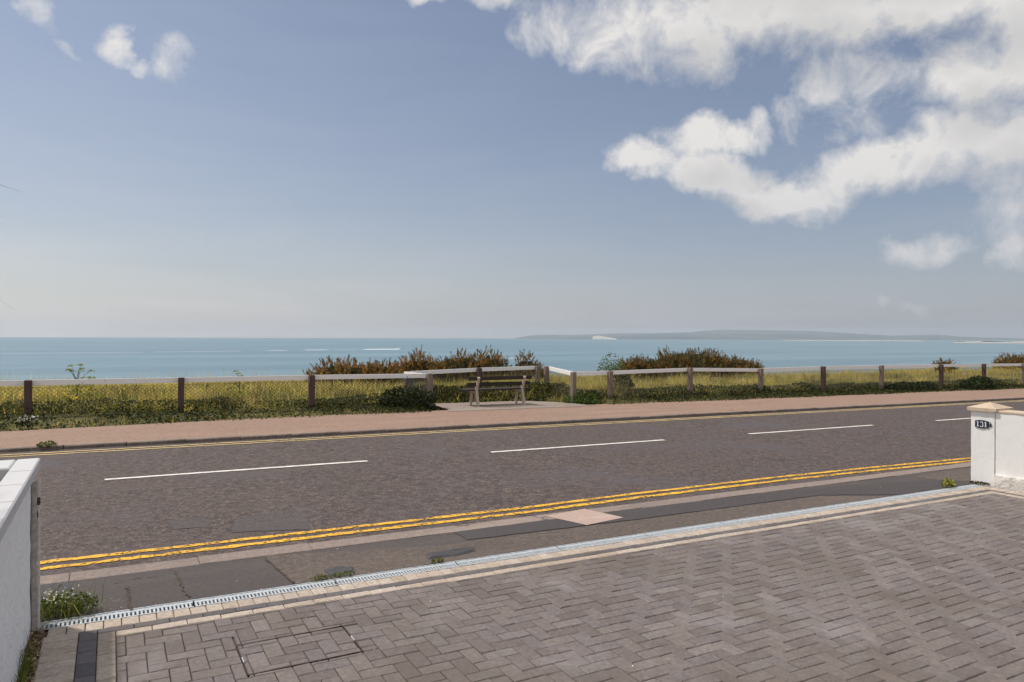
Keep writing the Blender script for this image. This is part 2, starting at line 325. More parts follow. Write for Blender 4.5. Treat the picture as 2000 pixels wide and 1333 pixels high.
# ------------------------------------------------------------------ mesh helpers
def tag(o, label=None, cat=None, group=None, kind=None):
    if label: o['label'] = label
    if cat: o['category'] = cat
    if group: o['group'] = group
    if kind: o['kind'] = kind
    return o
def link(name, me, mat=None, parent=None, loc=None):
    o = bpy.data.objects.new(name, me); COL.objects.link(o)
    if mat is not None and me is not None and not me.materials: me.materials.append(mat)
    if parent is not None: o.parent = parent
    if loc is not None: o.location = loc
    return o
def empty(name, loc=(0, 0, 0)):
    o = bpy.data.objects.new(name, None); COL.objects.link(o); o.location = loc; o.empty_display_size = .1; return o
class MB:
    def __init__(s): s.v = []; s.f = []
    def add(s, vs, fs): b = len(s.v); s.v += [tuple(map(float, q)) for q in vs]; s.f += [tuple(b + i for i in f) for f in fs]; return s
    def box(s, x0, x1, y0, y1, z0, z1):
        return s.add([(x0, y0, z0), (x1, y0, z0), (x1, y1, z0), (x0, y1, z0), (x0, y0, z1), (x1, y0, z1), (x1, y1, z1), (x0, y1, z1)],
                     [(0, 3, 2, 1), (4, 5, 6, 7), (0, 1, 5, 4), (1, 2, 6, 5), (2, 3, 7, 6), (3, 0, 4, 7)])
    def bbox(s, x0, x1, y0, y1, z0, z1, b):      # box with chamfered top edges and corners
        c = [(x0, y0), (x1, y0), (x1, y1), (x0, y1)]; i = [(x0 + b, y0 + b), (x1 - b, y0 + b), (x1 - b, y1 - b), (x0 + b, y1 - b)]
        vs = [(x, y, z0) for x, y in c] + [(x, y, z1 - b) for x, y in c] + [(x, y, z1) for x, y in i]
        fs = [(8, 9, 10, 11)] + [(k, (k + 1) % 4, 4 + (k + 1) % 4, 4 + k) for k in range(4)] + [(4 + k, 4 + (k + 1) % 4, 8 + (k + 1) % 4, 8 + k) for k in range(4)]
        return s.add(vs, fs)
    def beam(s, a, b, w, h, upv=(0, 0, 1)):       # rectangular bar from a to b
        a = Vector(a); b = Vector(b); d = (b - a).normalized(); u = Vector(upv); sd_ = d.cross(u).normalized(); u = sd_.cross(d).normalized()
        vs = []
        for p_ in (a, b):
            for sx, sz in ((-1, -1), (1, -1), (1, 1), (-1, 1)): vs.append(p_ + sd_ * sx * w / 2 + u * sz * h / 2)
        return s.add(vs, [(0, 1, 2, 3), (7, 6, 5, 4), (0, 4, 5, 1), (1, 5, 6, 2), (2, 6, 7, 3), (3, 7, 4, 0)])
    def tube(s, pts, rad, n=6):
        pts = [Vector(p_) for p_ in pts]; base = len(s.v)
        for i, p_ in enumerate(pts):
            d = (pts[min(i + 1, len(pts) - 1)] - pts[max(i - 1, 0)]).normalized(); u = d.orthogonal().normalized(); w_ = d.cross(u)
            r_ = rad[i] if isinstance(rad, (list, tuple)) else rad
            for k in range(n): a = 2 * math.pi * k / n; s.v.append(tuple(p_ + (u * math.cos(a) + w_ * math.sin(a)) * r_))
        for i in range(len(pts) - 1):
            for k in range(n): s.f.append((base + i * n + k, base + i * n + (k + 1) % n, base + (i + 1) * n + (k + 1) % n, base + (i + 1) * n + k))
        s.f.append(tuple(base + k for k in reversed(range(n)))); e = base + (len(pts) - 1) * n; s.f.append(tuple(e + k for k in range(n)))
        return s
    def mesh(s, name):
        me = bpy.data.meshes.new(name); me.from_pydata(s.v, [], s.f); me.update(); return me
    def build(s, name, mat, parent=None, bevel=0, smooth=False):
        me = s.mesh(name)
        if bevel:
            bm = bmesh.new(); bm.from_mesh(me); bmesh.ops.bevel(bm, geom=bm.edges[:], offset=bevel, segments=2, affect='EDGES', profile=.6); bm.to_mesh(me); bm.free()
        if smooth: me.shade_smooth()
        return link(name, me, mat, parent)
def sheet(name, poly, dz, mat, parent=None):      # flat piece following the slope of the street
    m = MB(); m.add([(x, y, Z(x) + dz) for x, y in poly], [tuple(range(len(poly)))])
    me = m.mesh(name)
    if me.polygons[0].normal.z < 0: me.flip_normals()
    return link(name, me, mat, parent)
def wobble(poly, amt, step=.12, seed=0):
    r = random.Random(seed); out = []
    for i, (x, y) in enumerate(poly):
        x2, y2 = poly[(i + 1) % len(poly)]; L = math.hypot(x2 - x, y2 - y); n = max(1, int(L / step))
        for k in range(n):
            t = k / n; out.append((x + (x2 - x) * t + r.uniform(-amt, amt), y + (y2 - y) * t + r.uniform(-amt, amt)))
    return out
def pxpoly(pts): return [tuple(gp(x, y)[:2]) for x, y in pts]

def tinted(name, V, Fc, cols, mat, parent=None):   # numpy mesh of equal-size faces with one tint per vertex
    V = np.asarray(V, np.float32).reshape(-1, 3); Fc = np.asarray(Fc, np.int32); k = Fc.shape[1]
    me = bpy.data.meshes.new(name); me.vertices.add(len(V)); me.vertices.foreach_set('co', V.ravel())
    me.loops.add(Fc.size); me.loops.foreach_set('vertex_index', Fc.ravel())
    me.polygons.add(len(Fc)); me.polygons.foreach_set('loop_start', np.arange(len(Fc), dtype=np.int32) * k)
    me.update(calc_edges=True); me.validate()
    at = me.attributes.new('tint', 'FLOAT_COLOR', 'POINT')
    c4 = np.ones((len(V), 4), np.float32); c4[:, :3] = cols; at.data.foreach_set('color', c4.ravel())
    return link(name, me, mat, parent)
def pick(pal, n, jit=.25):
    pal = np.asarray(pal, float); c = pal[rng.integers(0, len(pal), n)]
    return np.clip(c * (1 + rng.uniform(-jit, jit, (n, 1))), 0, 1)
def blades(P, hgt, wid, lean, cols, tipcols=None):
    """tapering bent grass blades: returns verts, tri faces, colours"""
    n = len(P); a = rng.uniform(0, 2 * np.pi, n); fa = rng.uniform(0, np.pi, n)
    L = np.stack([np.cos(a), np.sin(a), np.zeros(n)], 1) * (lean * hgt)[:, None]; S_ = np.stack([np.cos(fa), np.sin(fa), np.zeros(n)], 1) * (wid / 2)[:, None]
    U = np.stack([np.zeros(n), np.zeros(n), hgt], 1)
    V = np.stack([P - S_, P + S_, P + U * .55 + L * .35 - S_ * .75, P + U * .55 + L * .35 + S_ * .75, P + U * (1 - .25 * lean[:, None]) + L], 1)
    b = (np.arange(n) * 5)[:, None]
    Fc = np.concatenate([b + [0, 1, 3], b + [0, 3, 2], b + [2, 3, 4]], 0)
    if tipcols is None: tipcols = cols
    C = np.stack([cols, cols, (cols + tipcols) / 2, (cols + tipcols) / 2, tipcols], 1)
    return V.reshape(-1, 3), Fc, C.reshape(-1, 3)
def leaves(P, size, cols, flat_=.0, aspect=.6):
    """leaf-sized folded quads (as two tris) in random attitudes"""
    n = len(P); d = rng.normal(size=(n, 3)); d[:, 2] *= (1 - flat_); d /= np.linalg.norm(d, axis=1)[:, None]
    e = np.cross(d, rng.normal(size=(n, 3))); e /= np.linalg.norm(e, axis=1)[:, None]; nn = np.cross(d, e)
    s = size[:, None]
    V = np.stack([P - d * s * .5, P + e * s * aspect * .5 + nn * s * .12, P + d * s * .5, P - e * s * aspect * .5 + nn * s * .12], 1)
    b = (np.arange(n) * 4)[:, None]; Fc = np.concatenate([b + [0, 1, 2], b + [0, 2, 3]], 0)
    return V.reshape(-1, 3), Fc, np.repeat(cols, 4, 0)
def merge(parts):
    V = []; Fc = []; C = []; o = 0
    for v, f, c in parts: V.append(v); Fc.append(f + o); C.append(c); o += len(v)
    return np.concatenate(V), np.concatenate(Fc), np.concatenate(C)
def vnoise(x, y, s, seed=0):
    """cheap smooth value noise for heights and densities"""
    x = np.asarray(x, float) * s + seed * 17.3; y = np.asarray(y, float) * s + seed * 9.1
    xi = np.floor(x); yi = np.floor(y); u = x - xi; v = y - yi; u = u * u * (3 - 2 * u); v = v * v * (3 - 2 * v)
    h = lambda a, b: np.modf(np.abs(np.sin(a * 127.1 + b * 311.7 + seed) * 43758.5453))[0]
    return (h(xi, yi) * (1 - u) + h(xi + 1, yi) * u) * (1 - v) + (h(xi, yi + 1) * (1 - u) + h(xi + 1, yi + 1) * u) * v

# ------------------------------------------------------------------ sea, cliff top, distant coast
SEA = -33.0
def build_sea():
    m = MB(); n = 160; rs = [28, 120, 400, 1200, 4000, 10000, 23500]
    for r in rs:
        for k in range(n + 1):
            a = R(-100 + 220 * k / n); m.v.append((r * math.sin(a), r * math.cos(a), SEA))
    for i in range(len(rs) - 1):
        for k in range(n): q = i * (n + 1) + k; m.f.append((q, q + n + 1, q + n + 2, q + 1))
    o = m.build('sea', M['sea']); tag(o, 'calm pale teal sea stretching to the horizon', kind='structure')
build_sea()

def edge_y(x): return 25.5 + 1.4 * math.sin(x * .11 + 1) + .8 * math.sin(x * .37) + .0 * x
def ground_h(x, y):
    """height of the rough turf above the sloping street plane"""
    b = vnoise(x, y, .55, 3) * .14 + vnoise(x, y, 1.7, 4) * .05
    x_ = np.asarray(x, float); y_ = np.asarray(y, float); pit = np.clip((x_ - 7.0) / .5, 0, 1) * np.clip((12.6 - x_) / .6, 0, 1) * np.clip((19.5 - y_) / .5, 0, 1)
    return .0 - .16 * pit + (.035 + b) * (1 - pit) * np.clip((y_ - 16.7) / 1.3, 0, 1) + .17 * np.clip((y_ - 18.2) / 2.2, 0, 1) * (1 - pit)
def build_ground():
    xs = np.concatenate([np.arange(-160, -8, 8.), np.arange(-8, 62, .4), np.arange(62, 230, 8.)])
    ys = [-40, 0, 15.6, 16.1, 16.5, 17, 17.4, 17.8, 18.2, 18.6, 19, 19.4, 19.8, 20.4, 21.2, 22, 23, 24]
    m = MB(); nx = len(xs)
    rows = []
    for y in ys:
        rows.append([(x, y, Z(x) + (-.12 if y < 16 else float(ground_h(x, y)))) for x in xs])
    rows.append([(x, edge_y(x), Z(x) + float(ground_h(x, edge_y(x)))) for x in xs])
    rows.append([(x, edge_y(x) + 1.5, Z(x) - 1.2) for x in xs])
    rows.append([(x, edge_y(x) + 14, -20) for x in xs]); rows.append([(x, edge_y(x) + 26, -32.2) for x in xs]); rows.append([(x, edge_y(x) + 80, -34.5) for x in xs])
    for r_ in rows: m.v += r_
    for j in range(len(rows) - 1):
        for i in range(nx - 1):
            if 7.4 < (xs[i] + xs[i + 1]) / 2 < 7.5: pass
            q = j * nx + i; m.f.append((q, q + 1, q + nx + 1, q + nx))
    o = m.build('ground', M['soil'], smooth=True); tag(o, 'rough turf of the cliff top falling away to the sea', kind='structure')
build_ground()

def build_hills():
    def ridge(name, pts, dist, depth, mat, label, jag=.08, seed=1):
        # pts: (pixel x, pixels above the sea horizon) of the skyline seen from the road, at 'dist' metres
        r = random.Random(seed); xs = np.arange(pts[0][0], pts[-1][0] + .1, 6.0)
        hp = np.interp(xs, [p_[0] for p_ in pts], [p_[1] for p_ in pts])
        m = MB(); n = len(xs); prof = [(0, 0), (.03, .35), (.25, .7), (.6, 1.0), (1.0, .2)]
        for j, (t, hh) in enumerate(prof):
            for i, x in enumerate(xs):
                v = pdir(x, CY + (x - CX) * ROLL); v = v / math.hypot(v[0], v[1])
                d = dist + depth * t; top = max(.0, hp[i]) / F * math.hypot(1, (x - CX) / F) ** -1 * d
                top = hp[i] * d / math.hypot(F, x - CX)
                z = SEA + (top + 2) * hh * (1 + r.uniform(-jag, jag) * (j in (1, 2))) - (4 if j in (0, 4) else 0)
                m.v.append((v[0] * d, v[1] * d, z))
        for j in range(len(prof) - 1):
            for i in range(n - 1): q = j * n + i; m.f.append((q, q + 1, q + n + 1, q + n))
        o = m.build(name, mat, smooth=True); tag(o, label, kind='structure'); return o
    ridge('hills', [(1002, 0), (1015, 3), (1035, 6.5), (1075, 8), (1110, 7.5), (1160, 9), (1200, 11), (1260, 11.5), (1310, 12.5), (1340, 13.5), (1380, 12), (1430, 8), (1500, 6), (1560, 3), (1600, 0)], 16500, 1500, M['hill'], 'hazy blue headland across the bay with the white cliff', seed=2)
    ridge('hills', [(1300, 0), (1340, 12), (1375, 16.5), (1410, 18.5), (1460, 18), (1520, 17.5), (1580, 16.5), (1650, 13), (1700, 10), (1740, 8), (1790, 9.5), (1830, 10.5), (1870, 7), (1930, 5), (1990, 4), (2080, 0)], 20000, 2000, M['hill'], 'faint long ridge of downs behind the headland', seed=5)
    # chalk cliff turned towards the sun, standing at the foot of the headland
    m = MB(); r = random.Random(4); xs = np.linspace(1157, 1204, 12); n = len(xs)
    for j in range(2):
        for i, x in enumerate(xs):
            v = pdir(x, CY + (x - CX) * ROLL); v = v / math.hypot(v[0], v[1]); d = 16300 - 1700 * i / (n - 1)
            d += 25 * j
            top = np.interp(i / (n - 1), [0, .12, .35, .7, 1], [5.0, 7.4, 6.2, 3.6, 1.2]) * d / math.hypot(F, x - CX) * r.uniform(.92, 1.08)
            m.v.append((v[0] * d, v[1] * d, SEA - 2 if j == 0 else SEA + top))
    b0 = len(m.v)
    for i, x in enumerate(xs):
        q = m.v[n + i]; m.v.append((q[0] * 1.04, q[1] * 1.04, SEA - 2))
    for j in range(2):
        for i in range(n - 1): q = j * n + i; m.f.append((q, q + 1, q + n + 1, q + n))
    o = m.build('white_cliff', M['chalk']); tag(o, 'small bright white chalk cliff on the far headland', kind='structure')
    def strip(pts, d0, label, hgt):
        m = MB(); n = len(pts)
        for j in range(3):
            for x, h_ in pts:
                v = pdir(x, CY + (x - CX) * ROLL); v = v / math.hypot(v[0], v[1]); d = d0 + (0, 12, 60)[j]
                m.v.append((v[0] * d, v[1] * d, SEA + (-.5, h_ * hgt, h_ * hgt * .9)[j]))
        for j in range(2):
            for i in range(n - 1): q = j * n + i; m.f.append((q, q + 1, q + n + 1, q + n))
        tag(m.build('beach', M['beach']), label, kind='structure')
    strip([(1530, .5), (1560, 1), (1680, .9), (1690, 1.3), (1700, .9), (1803, .8), (1806, .2)], 11000, 'thin pale line of far shingle beach below the downs', 9)
    strip([(1862, .3), (1866, 1), (1885, 1.2), (1890, 2.2), (1903, 1.6), (1915, 2.4), (1922, 1.2), (1975, 1.1), (1978, 2.0), (2010, 2.2), (2100, 2), (2300, 2)], 7000, 'pale sandy spit at the right end of the bay', 7)
    m = MB(); r = random.Random(9)
    for x in np.arange(1868, 2040, 3.0):
        h_ = 7 + 11 * (vnoise(x, 0, .06, 7)); v = pdir(x, CY + (x - CX) * ROLL); v = v / math.hypot(v[0], v[1]); v2 = pdir(x + 3.0, CY + (x - CX) * ROLL); v2 = v2 / math.hypot(v2[0], v2[1])
        a = v * 7080; b = v2 * 7080; a2 = v * 7300; b2 = v2 * 7300
        m.add([(a[0], a[1], SEA - 1), (b[0], b[1], SEA - 1), (b[0], b[1], SEA + h_), (a[0], a[1], SEA + h_), (b2[0], b2[1], SEA - 1), (a2[0], a2[1], SEA - 1)], [(0, 1, 2, 3), (3, 2, 4, 5)])
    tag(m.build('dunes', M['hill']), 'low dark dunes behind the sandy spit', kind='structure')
build_hills()

# ------------------------------------------------------------------ street
X0, X1 = -70.0, 140.0
Y_HERR = 5.12; Y_DR0 = 5.43; Y_DR1 = 5.56; Y_K0 = 6.42; Y_K1 = 6.63; Y_FK = 13.9; Y_PB = 16.95
road = sheet('road', [(X0, Y_K1 - .06), (X1, Y_K1 - .06), (X1, Y_FK + .02), (X0, Y_FK + .02)], 0, M['road']); tag(road, 'worn purple-brown tarmac road along the cliff top', kind='structure')
def line(name, pts, w, dz, mat, parent, seed=0, amt=.006, step=.08):
    r = random.Random(seed); L = []; Rr = []
    for (xa, ya), (xb, yb) in zip(pts[:-1], pts[1:]):
        n = max(2, int(math.hypot(xb - xa, yb - ya) / step))
        for k in range(n):
            t = k / n; x = xa + (xb - xa) * t; y = ya + (yb - ya) * t
            L.append((x, y + w / 2 + r.uniform(-amt, amt))); Rr.append((x, y - w / 2 + r.uniform(-amt, amt)))
    m = MB(); n = len(L)
    for x, y in L + Rr: m.v.append((x, y, Z(x) + dz))
    for i in range(n - 1): m.f.append((n + i, n + i + 1, i + 1, i))
    return m.build(name, mat, parent)
ycurve = lambda dy: [(-40, 6.93 + dy), (-.5, 6.93 + dy), (2, 6.92 + dy), (4, 6.9 + dy), (5.4, 6.96 + dy), (8, 6.98 + dy), (10, 6.92 + dy), (12.5, 6.8 + dy), (18, 6.75 + dy), (60, 6.8 + dy)]
for i, (dy, a) in enumerate(((.1, .011), (-.09, .013))):
    o = line('yellow_line', ycurve(dy), .085, .006, M['yellow'], road, i + 1, a)
for i, yy in enumerate((13.63, 13.42)):
    line('yellow_line', [(-60, yy - .12), (-1.5, yy - .06), (6, yy + .03), (20, yy), (120, yy)], .065, .006, M['yellow_pale'], road, i + 5, .008, .15)
dash = [(-5.9, -2.2), (-.07, 3.5), (5.53, 9.33), (11.5, 15.6), (18.0, 22.0), (24.4, 28.4), (30.6, 34.6), (36.8, 40.8), (43, 47)]
for i, (a, b) in enumerate(dash): line('centre_line', [(a, 10.74), (b, 10.74)], .095, .006, M['white_line'], road, 30 + i, .006)
for i, pts in enumerate([[(452, 1018), (505, 1004), (585, 1003), (605, 1020), (600, 1037), (455, 1040)], [(330, 1018), (400, 1012), (415, 1030), (335, 1034)]]):
    sheet('tar_patch', wobble(pxpoly(pts), .03, .15, i), .004, M['patch_smooth'], road)

# near footway with its patches and the dropped kerb
foot = sheet('footway', [(X0, Y_DR1), (X1, Y_DR1), (X1, Y_K0 + .04), (X0, Y_K0 + .04)], .002, M['walk_old']); tag(foot, 'patched grey tarmac footway crossing in front of the driveway', kind='structure')
def fpatch(name, poly, dz, mat, seed=0, amt=.01): return sheet(name, wobble(poly, amt, .15, seed), dz, mat, foot)
xl1 = gp(520, 1092)[0]; xl2 = gp(578, 1146)[0]
fpatch('tarmac_patch', [(-.62, Y_DR1 + .005), (-.47, Y_DR1 + .005), (-.28, 6.1), (-.24, Y_K0 - .006), (-.62, Y_K0 - .006)], .004, M['tar_lump'], 1)
fpatch('tarmac_patch', [(xl2, Y_DR1 + .01), (8.4, Y_DR1 + .01), (7.6, 5.98), (5.2, 6.0), (2.6, 6.06), (xl1, Y_K0 - .01)], .005, M['walk_brown'], 2)
fpatch('tarmac_patch', [(2.9, 6.1), (5.1, 6.02), (7.65, 6.0), (8.6, Y_DR1 + .01), (10.4, Y_DR1 + .012), (9.8, 6.0), (8.0, 6.34), (5, Y_K0 - .012), (2.9, Y_K0 - .01)], .0075, M['walk_dark'], 3)
fpatch('tarmac_patch', [(10.45, Y_DR1 + .01), (13.5, Y_DR1 + .01), (13.5, Y_K0 - .01), (10.0, 6.3), (9.95, 6.05)], .005, M['walk_brown'], 4)
sl = pxpoly([(1064, 1010), (1146, 1028), (1218, 1013), (1142, 996)])
fpatch('pink_slab', sl, .011, M['pink_slab'], 5, .002)
def lump(pts, seed):
    r = random.Random(seed); poly = wobble(pxpoly(pts), .012, .06, seed); m = MB(); n = len(poly); cx = sum(p_[0] for p_ in poly) / n; cy = sum(p_[1] for p_ in poly) / n
    vs = [(x, y, Z(x) + .006) for x, y in poly] + [(cx + (x - cx) * .8, cy + (y - cy) * .75, Z(x) + .018 + r.uniform(-.006, .006)) for x, y in poly] + [(cx, cy, Z(cx) + .016)]
    m.add(vs, [(i, (i + 1) % n, n + (i + 1) % n, n + i) for i in range(n)] + [(n + i, n + (i + 1) % n, 2 * n) for i in range(n)])
    m.build('tar_lump', M['tar_lump'], foot)
lump([(633, 1117), (660, 1109), (690, 1108), (690, 1118), (672, 1127), (640, 1128)], 1)
lump([(830, 1086), (870, 1077), (925, 1071), (928, 1078), (890, 1088), (836, 1094)], 2)
for i, pts in enumerate([[(249, 1148), (252, 1165), (250, 1180), (258, 1196)], [(343, 1118), (352, 1140), (360, 1158), (374, 1170)], [(118, 1143), (98, 1165), (88, 1186)], [(520, 1094), (548, 1118), (578, 1146)], [(180, 1150), (215, 1143), (265, 1132), (330, 1124)]]):
    q = pxpoly(pts); r = random.Random(40 + i); m = MB(); n = 0; st = []
    for (xa, ya), (xb, yb) in zip(q[:-1], q[1:]):
        for k in range(6): t = k / 6; st.append((xa + (xb - xa) * t + r.uniform(-.008, .008), ya + (yb - ya) * t + r.uniform(-.008, .008)))
    vs = []
    for x_, y_ in st: w_ = r.uniform(.003, .012); vs += [(x_ - w_, y_, Z(x_) + .0095), (x_ + w_, y_ + w_ * .4, Z(x_) + .0095)]
    m.add(vs, [(2 * k, 2 * k + 1, 2 * k + 3, 2 * k + 2) for k in range(len(st) - 1)]); m.build('crack', M['garden'], foot)
kroot = None
x = -14.0; i = 0
while x < 26:                                       # dropped kerb stones, worn flush and gritty
    L = .915; m = MB(); r = random.Random(200 + i); hz = .005 + r.uniform(0, .004)
    m.bbox(x + .0015, x + L - .0015, Y_K0 - .004, Y_K1 + .004, -.1, hz, .004)
    m.v = [(a, b + r.uniform(-.014, .014), c + Z(a)) for a, b, c in m.v]
    m.build('kerb_stone', M['kerb_strip'], foot); x += L; i += 1

# far pavement with its kerb and the concrete pad under the bench
pts = [(X0, Y_FK + .12), (X1, Y_FK + .12), (X1, 17.2), (40, 17.2), (12.9, 17.2), (6, 17.2), (2, 16.9), (-2, 16.4), (-6, 16.2), (X0, 16.2)]
pave = sheet('pavement', pts, .055, M['pavement']); tag(pave, 'pinkish brown tarmac pavement on the far side of the road', kind='structure')
x = -8.0; i = 0
while x < 66:
    L = .915; r = random.Random(i); m = MB(); dz = r.uniform(-.006, .008); dy = r.uniform(-.008, .008)
    m.bbox(x + .006, x + L - .006, Y_FK + dy, Y_FK + .125, Z(x + L / 2) - .1, Z(x + L / 2) + .06 + dz * .7, .012)
    m.build('kerb_stone', M['kerb'], pave); x += L; i += 1
PADZ = .062
pad = sheet('concrete_pad', wobble([(7.5, 16.8), (12.0, 16.8), (11.7, 18.1), (11.0, 18.9), (8.0, 19.1)], .06, .3, 3), PADZ, M['pad'], pave)

# ------------------------------------------------------------------ driveway of paving blocks
drive = MB(); drive.box(-.44, 10.3, -3.0, Y_DR0, -.02, -.014)
drive.v = [(x, y, z + Z(x)) for x, y, z in drive.v]
drive = drive.build('driveway', M['sand']); tag(drive, 'block paved driveway laid in herringbone with cream borders', kind='structure')
GAP = .0045
def block_mesh(w, l, var):
    m = MB(); r = random.Random(var); m.bbox(-w / 2 + GAP / 2, w / 2 - GAP / 2, -l / 2 + GAP / 2, l / 2 - GAP / 2, -.03, 0, .005)
    for k in range(8, 12): a = m.v[k]; m.v[k] = (a[0] + r.uniform(-.0015, .0015), a[1] + r.uniform(-.0015, .0015), a[2] + r.uniform(-.0012, .0012))
    return m
cache = {}
def block_obj(name, rect, mat):
    x0, x1, y0, y1 = rect; key = (round(x1 - x0, 3), round(y1 - y0, 3), random.randint(0, 3), mat.name)
    if key not in cache:
        me = block_mesh(key[0], key[1], key[2] * 7 + 1).mesh(name); me.materials.append(mat); cache[key] = me
    o = bpy.data.objects.new(name, cache[key]); COL.objects.link(o); o.parent = drive
    cx = (x0 + x1) / 2; o.location = (cx, (y0 + y1) / 2, Z(cx) + random.uniform(-.002, .0015))
    o.rotation_euler = (random.gauss(0, .006), SL + random.gauss(0, .006), random.gauss(0, .003)); return o
W = .1025
COVER = (.665, 1.315, 4.205, 4.635)                # recessed inspection cover let into the paving
XH0, XH1, YH0 = .03, 9.715, -2.6
rects = []
for j in range(-90, 90):
    for i in range(-20, 120):
        k = (i - j) % 4; bx = XH0 - .05 + i * W; by = Y_HERR - .03 - 80 * W + j * W
        if k == 0: rc = (bx, bx + 2 * W, by, by + W)
        elif k == 3: rc = (bx, bx + W, by, by + 2 * W)
        else: continue
        rc = (max(rc[0], XH0), min(rc[1], XH1), max(rc[2], YH0), min(rc[3], Y_HERR))
        if rc[1] - rc[0] < .018 or rc[3] - rc[2] < .018: continue
        parts = [rc]
        for ax, val in ((0, COVER[0]), (0, COVER[1]), (1, COVER[2]), (1, COVER[3])):
            nx = []
            for q in parts:
                inx = q[1] > COVER[0] - .001 and q[0] < COVER[1] + .001; iny = q[3] > COVER[2] - .001 and q[2] < COVER[3] + .001
                if ax == 0 and iny and q[0] < val - .012 and q[1] > val + .012: nx += [(q[0], val - .0035, q[2], q[3]), (val + .0035, q[1], q[2], q[3])]
                elif ax == 1 and inx and q[2] < val - .012 and q[3] > val + .012: nx += [(q[0], q[1], q[2], val - .0035), (q[0], q[1], val + .0035, q[3])]
                else: nx.append(q)
            parts = nx
        rects += parts
def size_in_view(q):
    cx, cy = (q[0] + q[1]) / 2, (q[2] + q[3]) / 2; x, y, w = proj((cx, cy, Z(cx)))
    if w < .3 or not (-60 < x < 2060 and y < 1400): return 0
    return (q[1] - q[0]) * (q[3] - q[2]) / w ** 3
rects.sort(key=size_in_view, reverse=True)
for q in rects[:300]: block_obj('paver', q, M['paver'])
def joined(name, rs, mat):
    m = MB()
    for q in rs:
        x0, x1, y0, y1 = q; cx = (x0 + x1) / 2; b = block_mesh(x1 - x0, y1 - y0, random.randint(0, 9999)); tx = random.gauss(0, .006); ty = random.gauss(0, .006); dz = random.uniform(-.002, .0015)
        m.add([(x + cx, y + (y0 + y1) / 2, z + Z(cx + x) + dz + tx * y + ty * x) for x, y, z in b.v], b.f)
    o = m.build(name, mat, drive); o['kind'] = 'stuff'; return o
joined('paver_field', rects[300:], M['paver'])
# borders: header row of cream squares, dark stretchers, cream stretchers; the same returns down both sides
def row(xa, xb, y0, y1, step, mat, name='border_block'):
    x = xa
    while x < xb - .02:
        x2 = min(x + step, xb); block_obj(name, (x, x2, y0, y1), mat); x = x2
def colm(x0, x1, ya, yb, step, mat, name='border_block', vis=3.3):
    y = yb
    while y > ya + .02:
        y2 = max(y - step, ya)
        block_obj(name, (x0, x1, y2, y), mat); y = y2
Y_R1 = 5.29; Y_R2 = 5.207
row(-.345, 10.02, Y_R1, Y_DR0, .1025, M['block_cream'])
row(-.07, 9.92, Y_R2, Y_R1, .205, M['block_dark']); row(.03, 9.82, Y_HERR, Y_R2, .205, M['block_cream'])
colm(-.365, -.172, 3.6, Y_R1, .1025, M['block_cream']); colm(-.172, -.07, 3.6, Y_R1, .175, M['block_dark']); colm(-.07, .03, 3.6, Y_R2, .175, M['block_cream'])
colm(10.02, 10.2, 2.6, Y_DR0, .1025, M['block_cream']); colm(9.92, 10.02, 2.6, Y_R1, .205, M['block_dark']); colm(9.82, 9.92, 2.6, Y_R2, .205, M['block_cream'])
colm(9.718, 9.82, 2.6, Y_HERR, .205, M['paver'])
# steel tray frame of the cover
cov = empty('inspection_cover', (COVER[0], COVER[2], Z(COVER[0]))); tag(cov, 'inspection cover with steel tray frame, filled with the same paving blocks', 'cover')
def fr(x0, x1, y0, y1, nm='frame_bar'):
    m = MB(); m.box(x0 - COVER[0], x1 - COVER[0], y0 - COVER[2], y1 - COVER[2], -.03, -.002); return m.build(nm, M['rust'], cov)
t_ = .0032
for xx in (COVER[0], COVER[1]): fr(xx - t_ / 2, xx + t_ / 2, COVER[2], COVER[3])
for yy in (COVER[2], COVER[3]): fr(COVER[0], COVER[1], yy - t_ / 2, yy + t_ / 2)
for xx, sgn in ((COVER[0], 1), (COVER[1], -1)):
    m = MB(); m.box(xx - COVER[0] + sgn * .003 - .002, xx - COVER[0] + sgn * .003 + .004, .17, .24, -.02, .001); m.build('lifting_key_slot', M['galv'], cov)

# ------------------------------------------------------------------ slotted drain across the entrance
def drain_section(x0, L, label):
    o = empty('drain_channel', (x0, Y_DR0, Z(x0))); tag(o, label, 'drain', 'slotted drain sections across the driveway entrance')
    zz = lambda x: -SL * x
    def b(nm, rs, mat, kind=None):
        m = MB()
        for (a, c, y0, y1, z0, z1) in rs: m.box(a, c, y0, y1, z0, z1)
        m.v = [(x, y, z + zz(x)) for x, y, z in m.v]; q = m.build(nm, mat, o)
        if kind: q['kind'] = kind
    w = Y_DR1 - Y_DR0
    b('channel', [(0, L, .003, w - .003, -.06, -.05), (0, L, .003, .008, -.05, -.004), (0, L, w - .008, w - .003, -.05, -.004)], M['drain_dark'])
    rs = [(.006, L - .006, .004, .016, -.02, .0), (.006, L - .006, w - .044, w - .004, -.02, .0)]
    n = int(round(L / .0255))
    for k in range(n): a = .006 + k * (L - .012) / n; rs.append((a, a + .0125, .016, w - .044, -.02, -.0006))
    b('grate', rs, M['galv'], 'stuff')
    b('edge_rail', [(0, L, w - .004, w + .006, -.05, .005)], M['galv'])
ends = [-.43, .51, 1.51, 2.525, 3.53, 4.53, 5.53, 6.53, 7.53, 8.53, 9.53, 10.24]
lab = ['galvanised drain section with the wall-side weeds at its end', 'galvanised drain section second from the left wall, slots wide open', 'galvanised drain section in front of the round tar lump', 'galvanised drain section below the long tar lump', 'galvanised drain section just left of the pink slab', 'galvanised drain section just below the pink slab', 'galvanised drain section where the brown tarmac patch ends', 'pale drain section beside the middle of the dark tarmac patch', 'pale drain section next but two to the white pillar', 'pale drain section beside the small yellowish weed', 'short pale end section of drain against the white pillar']
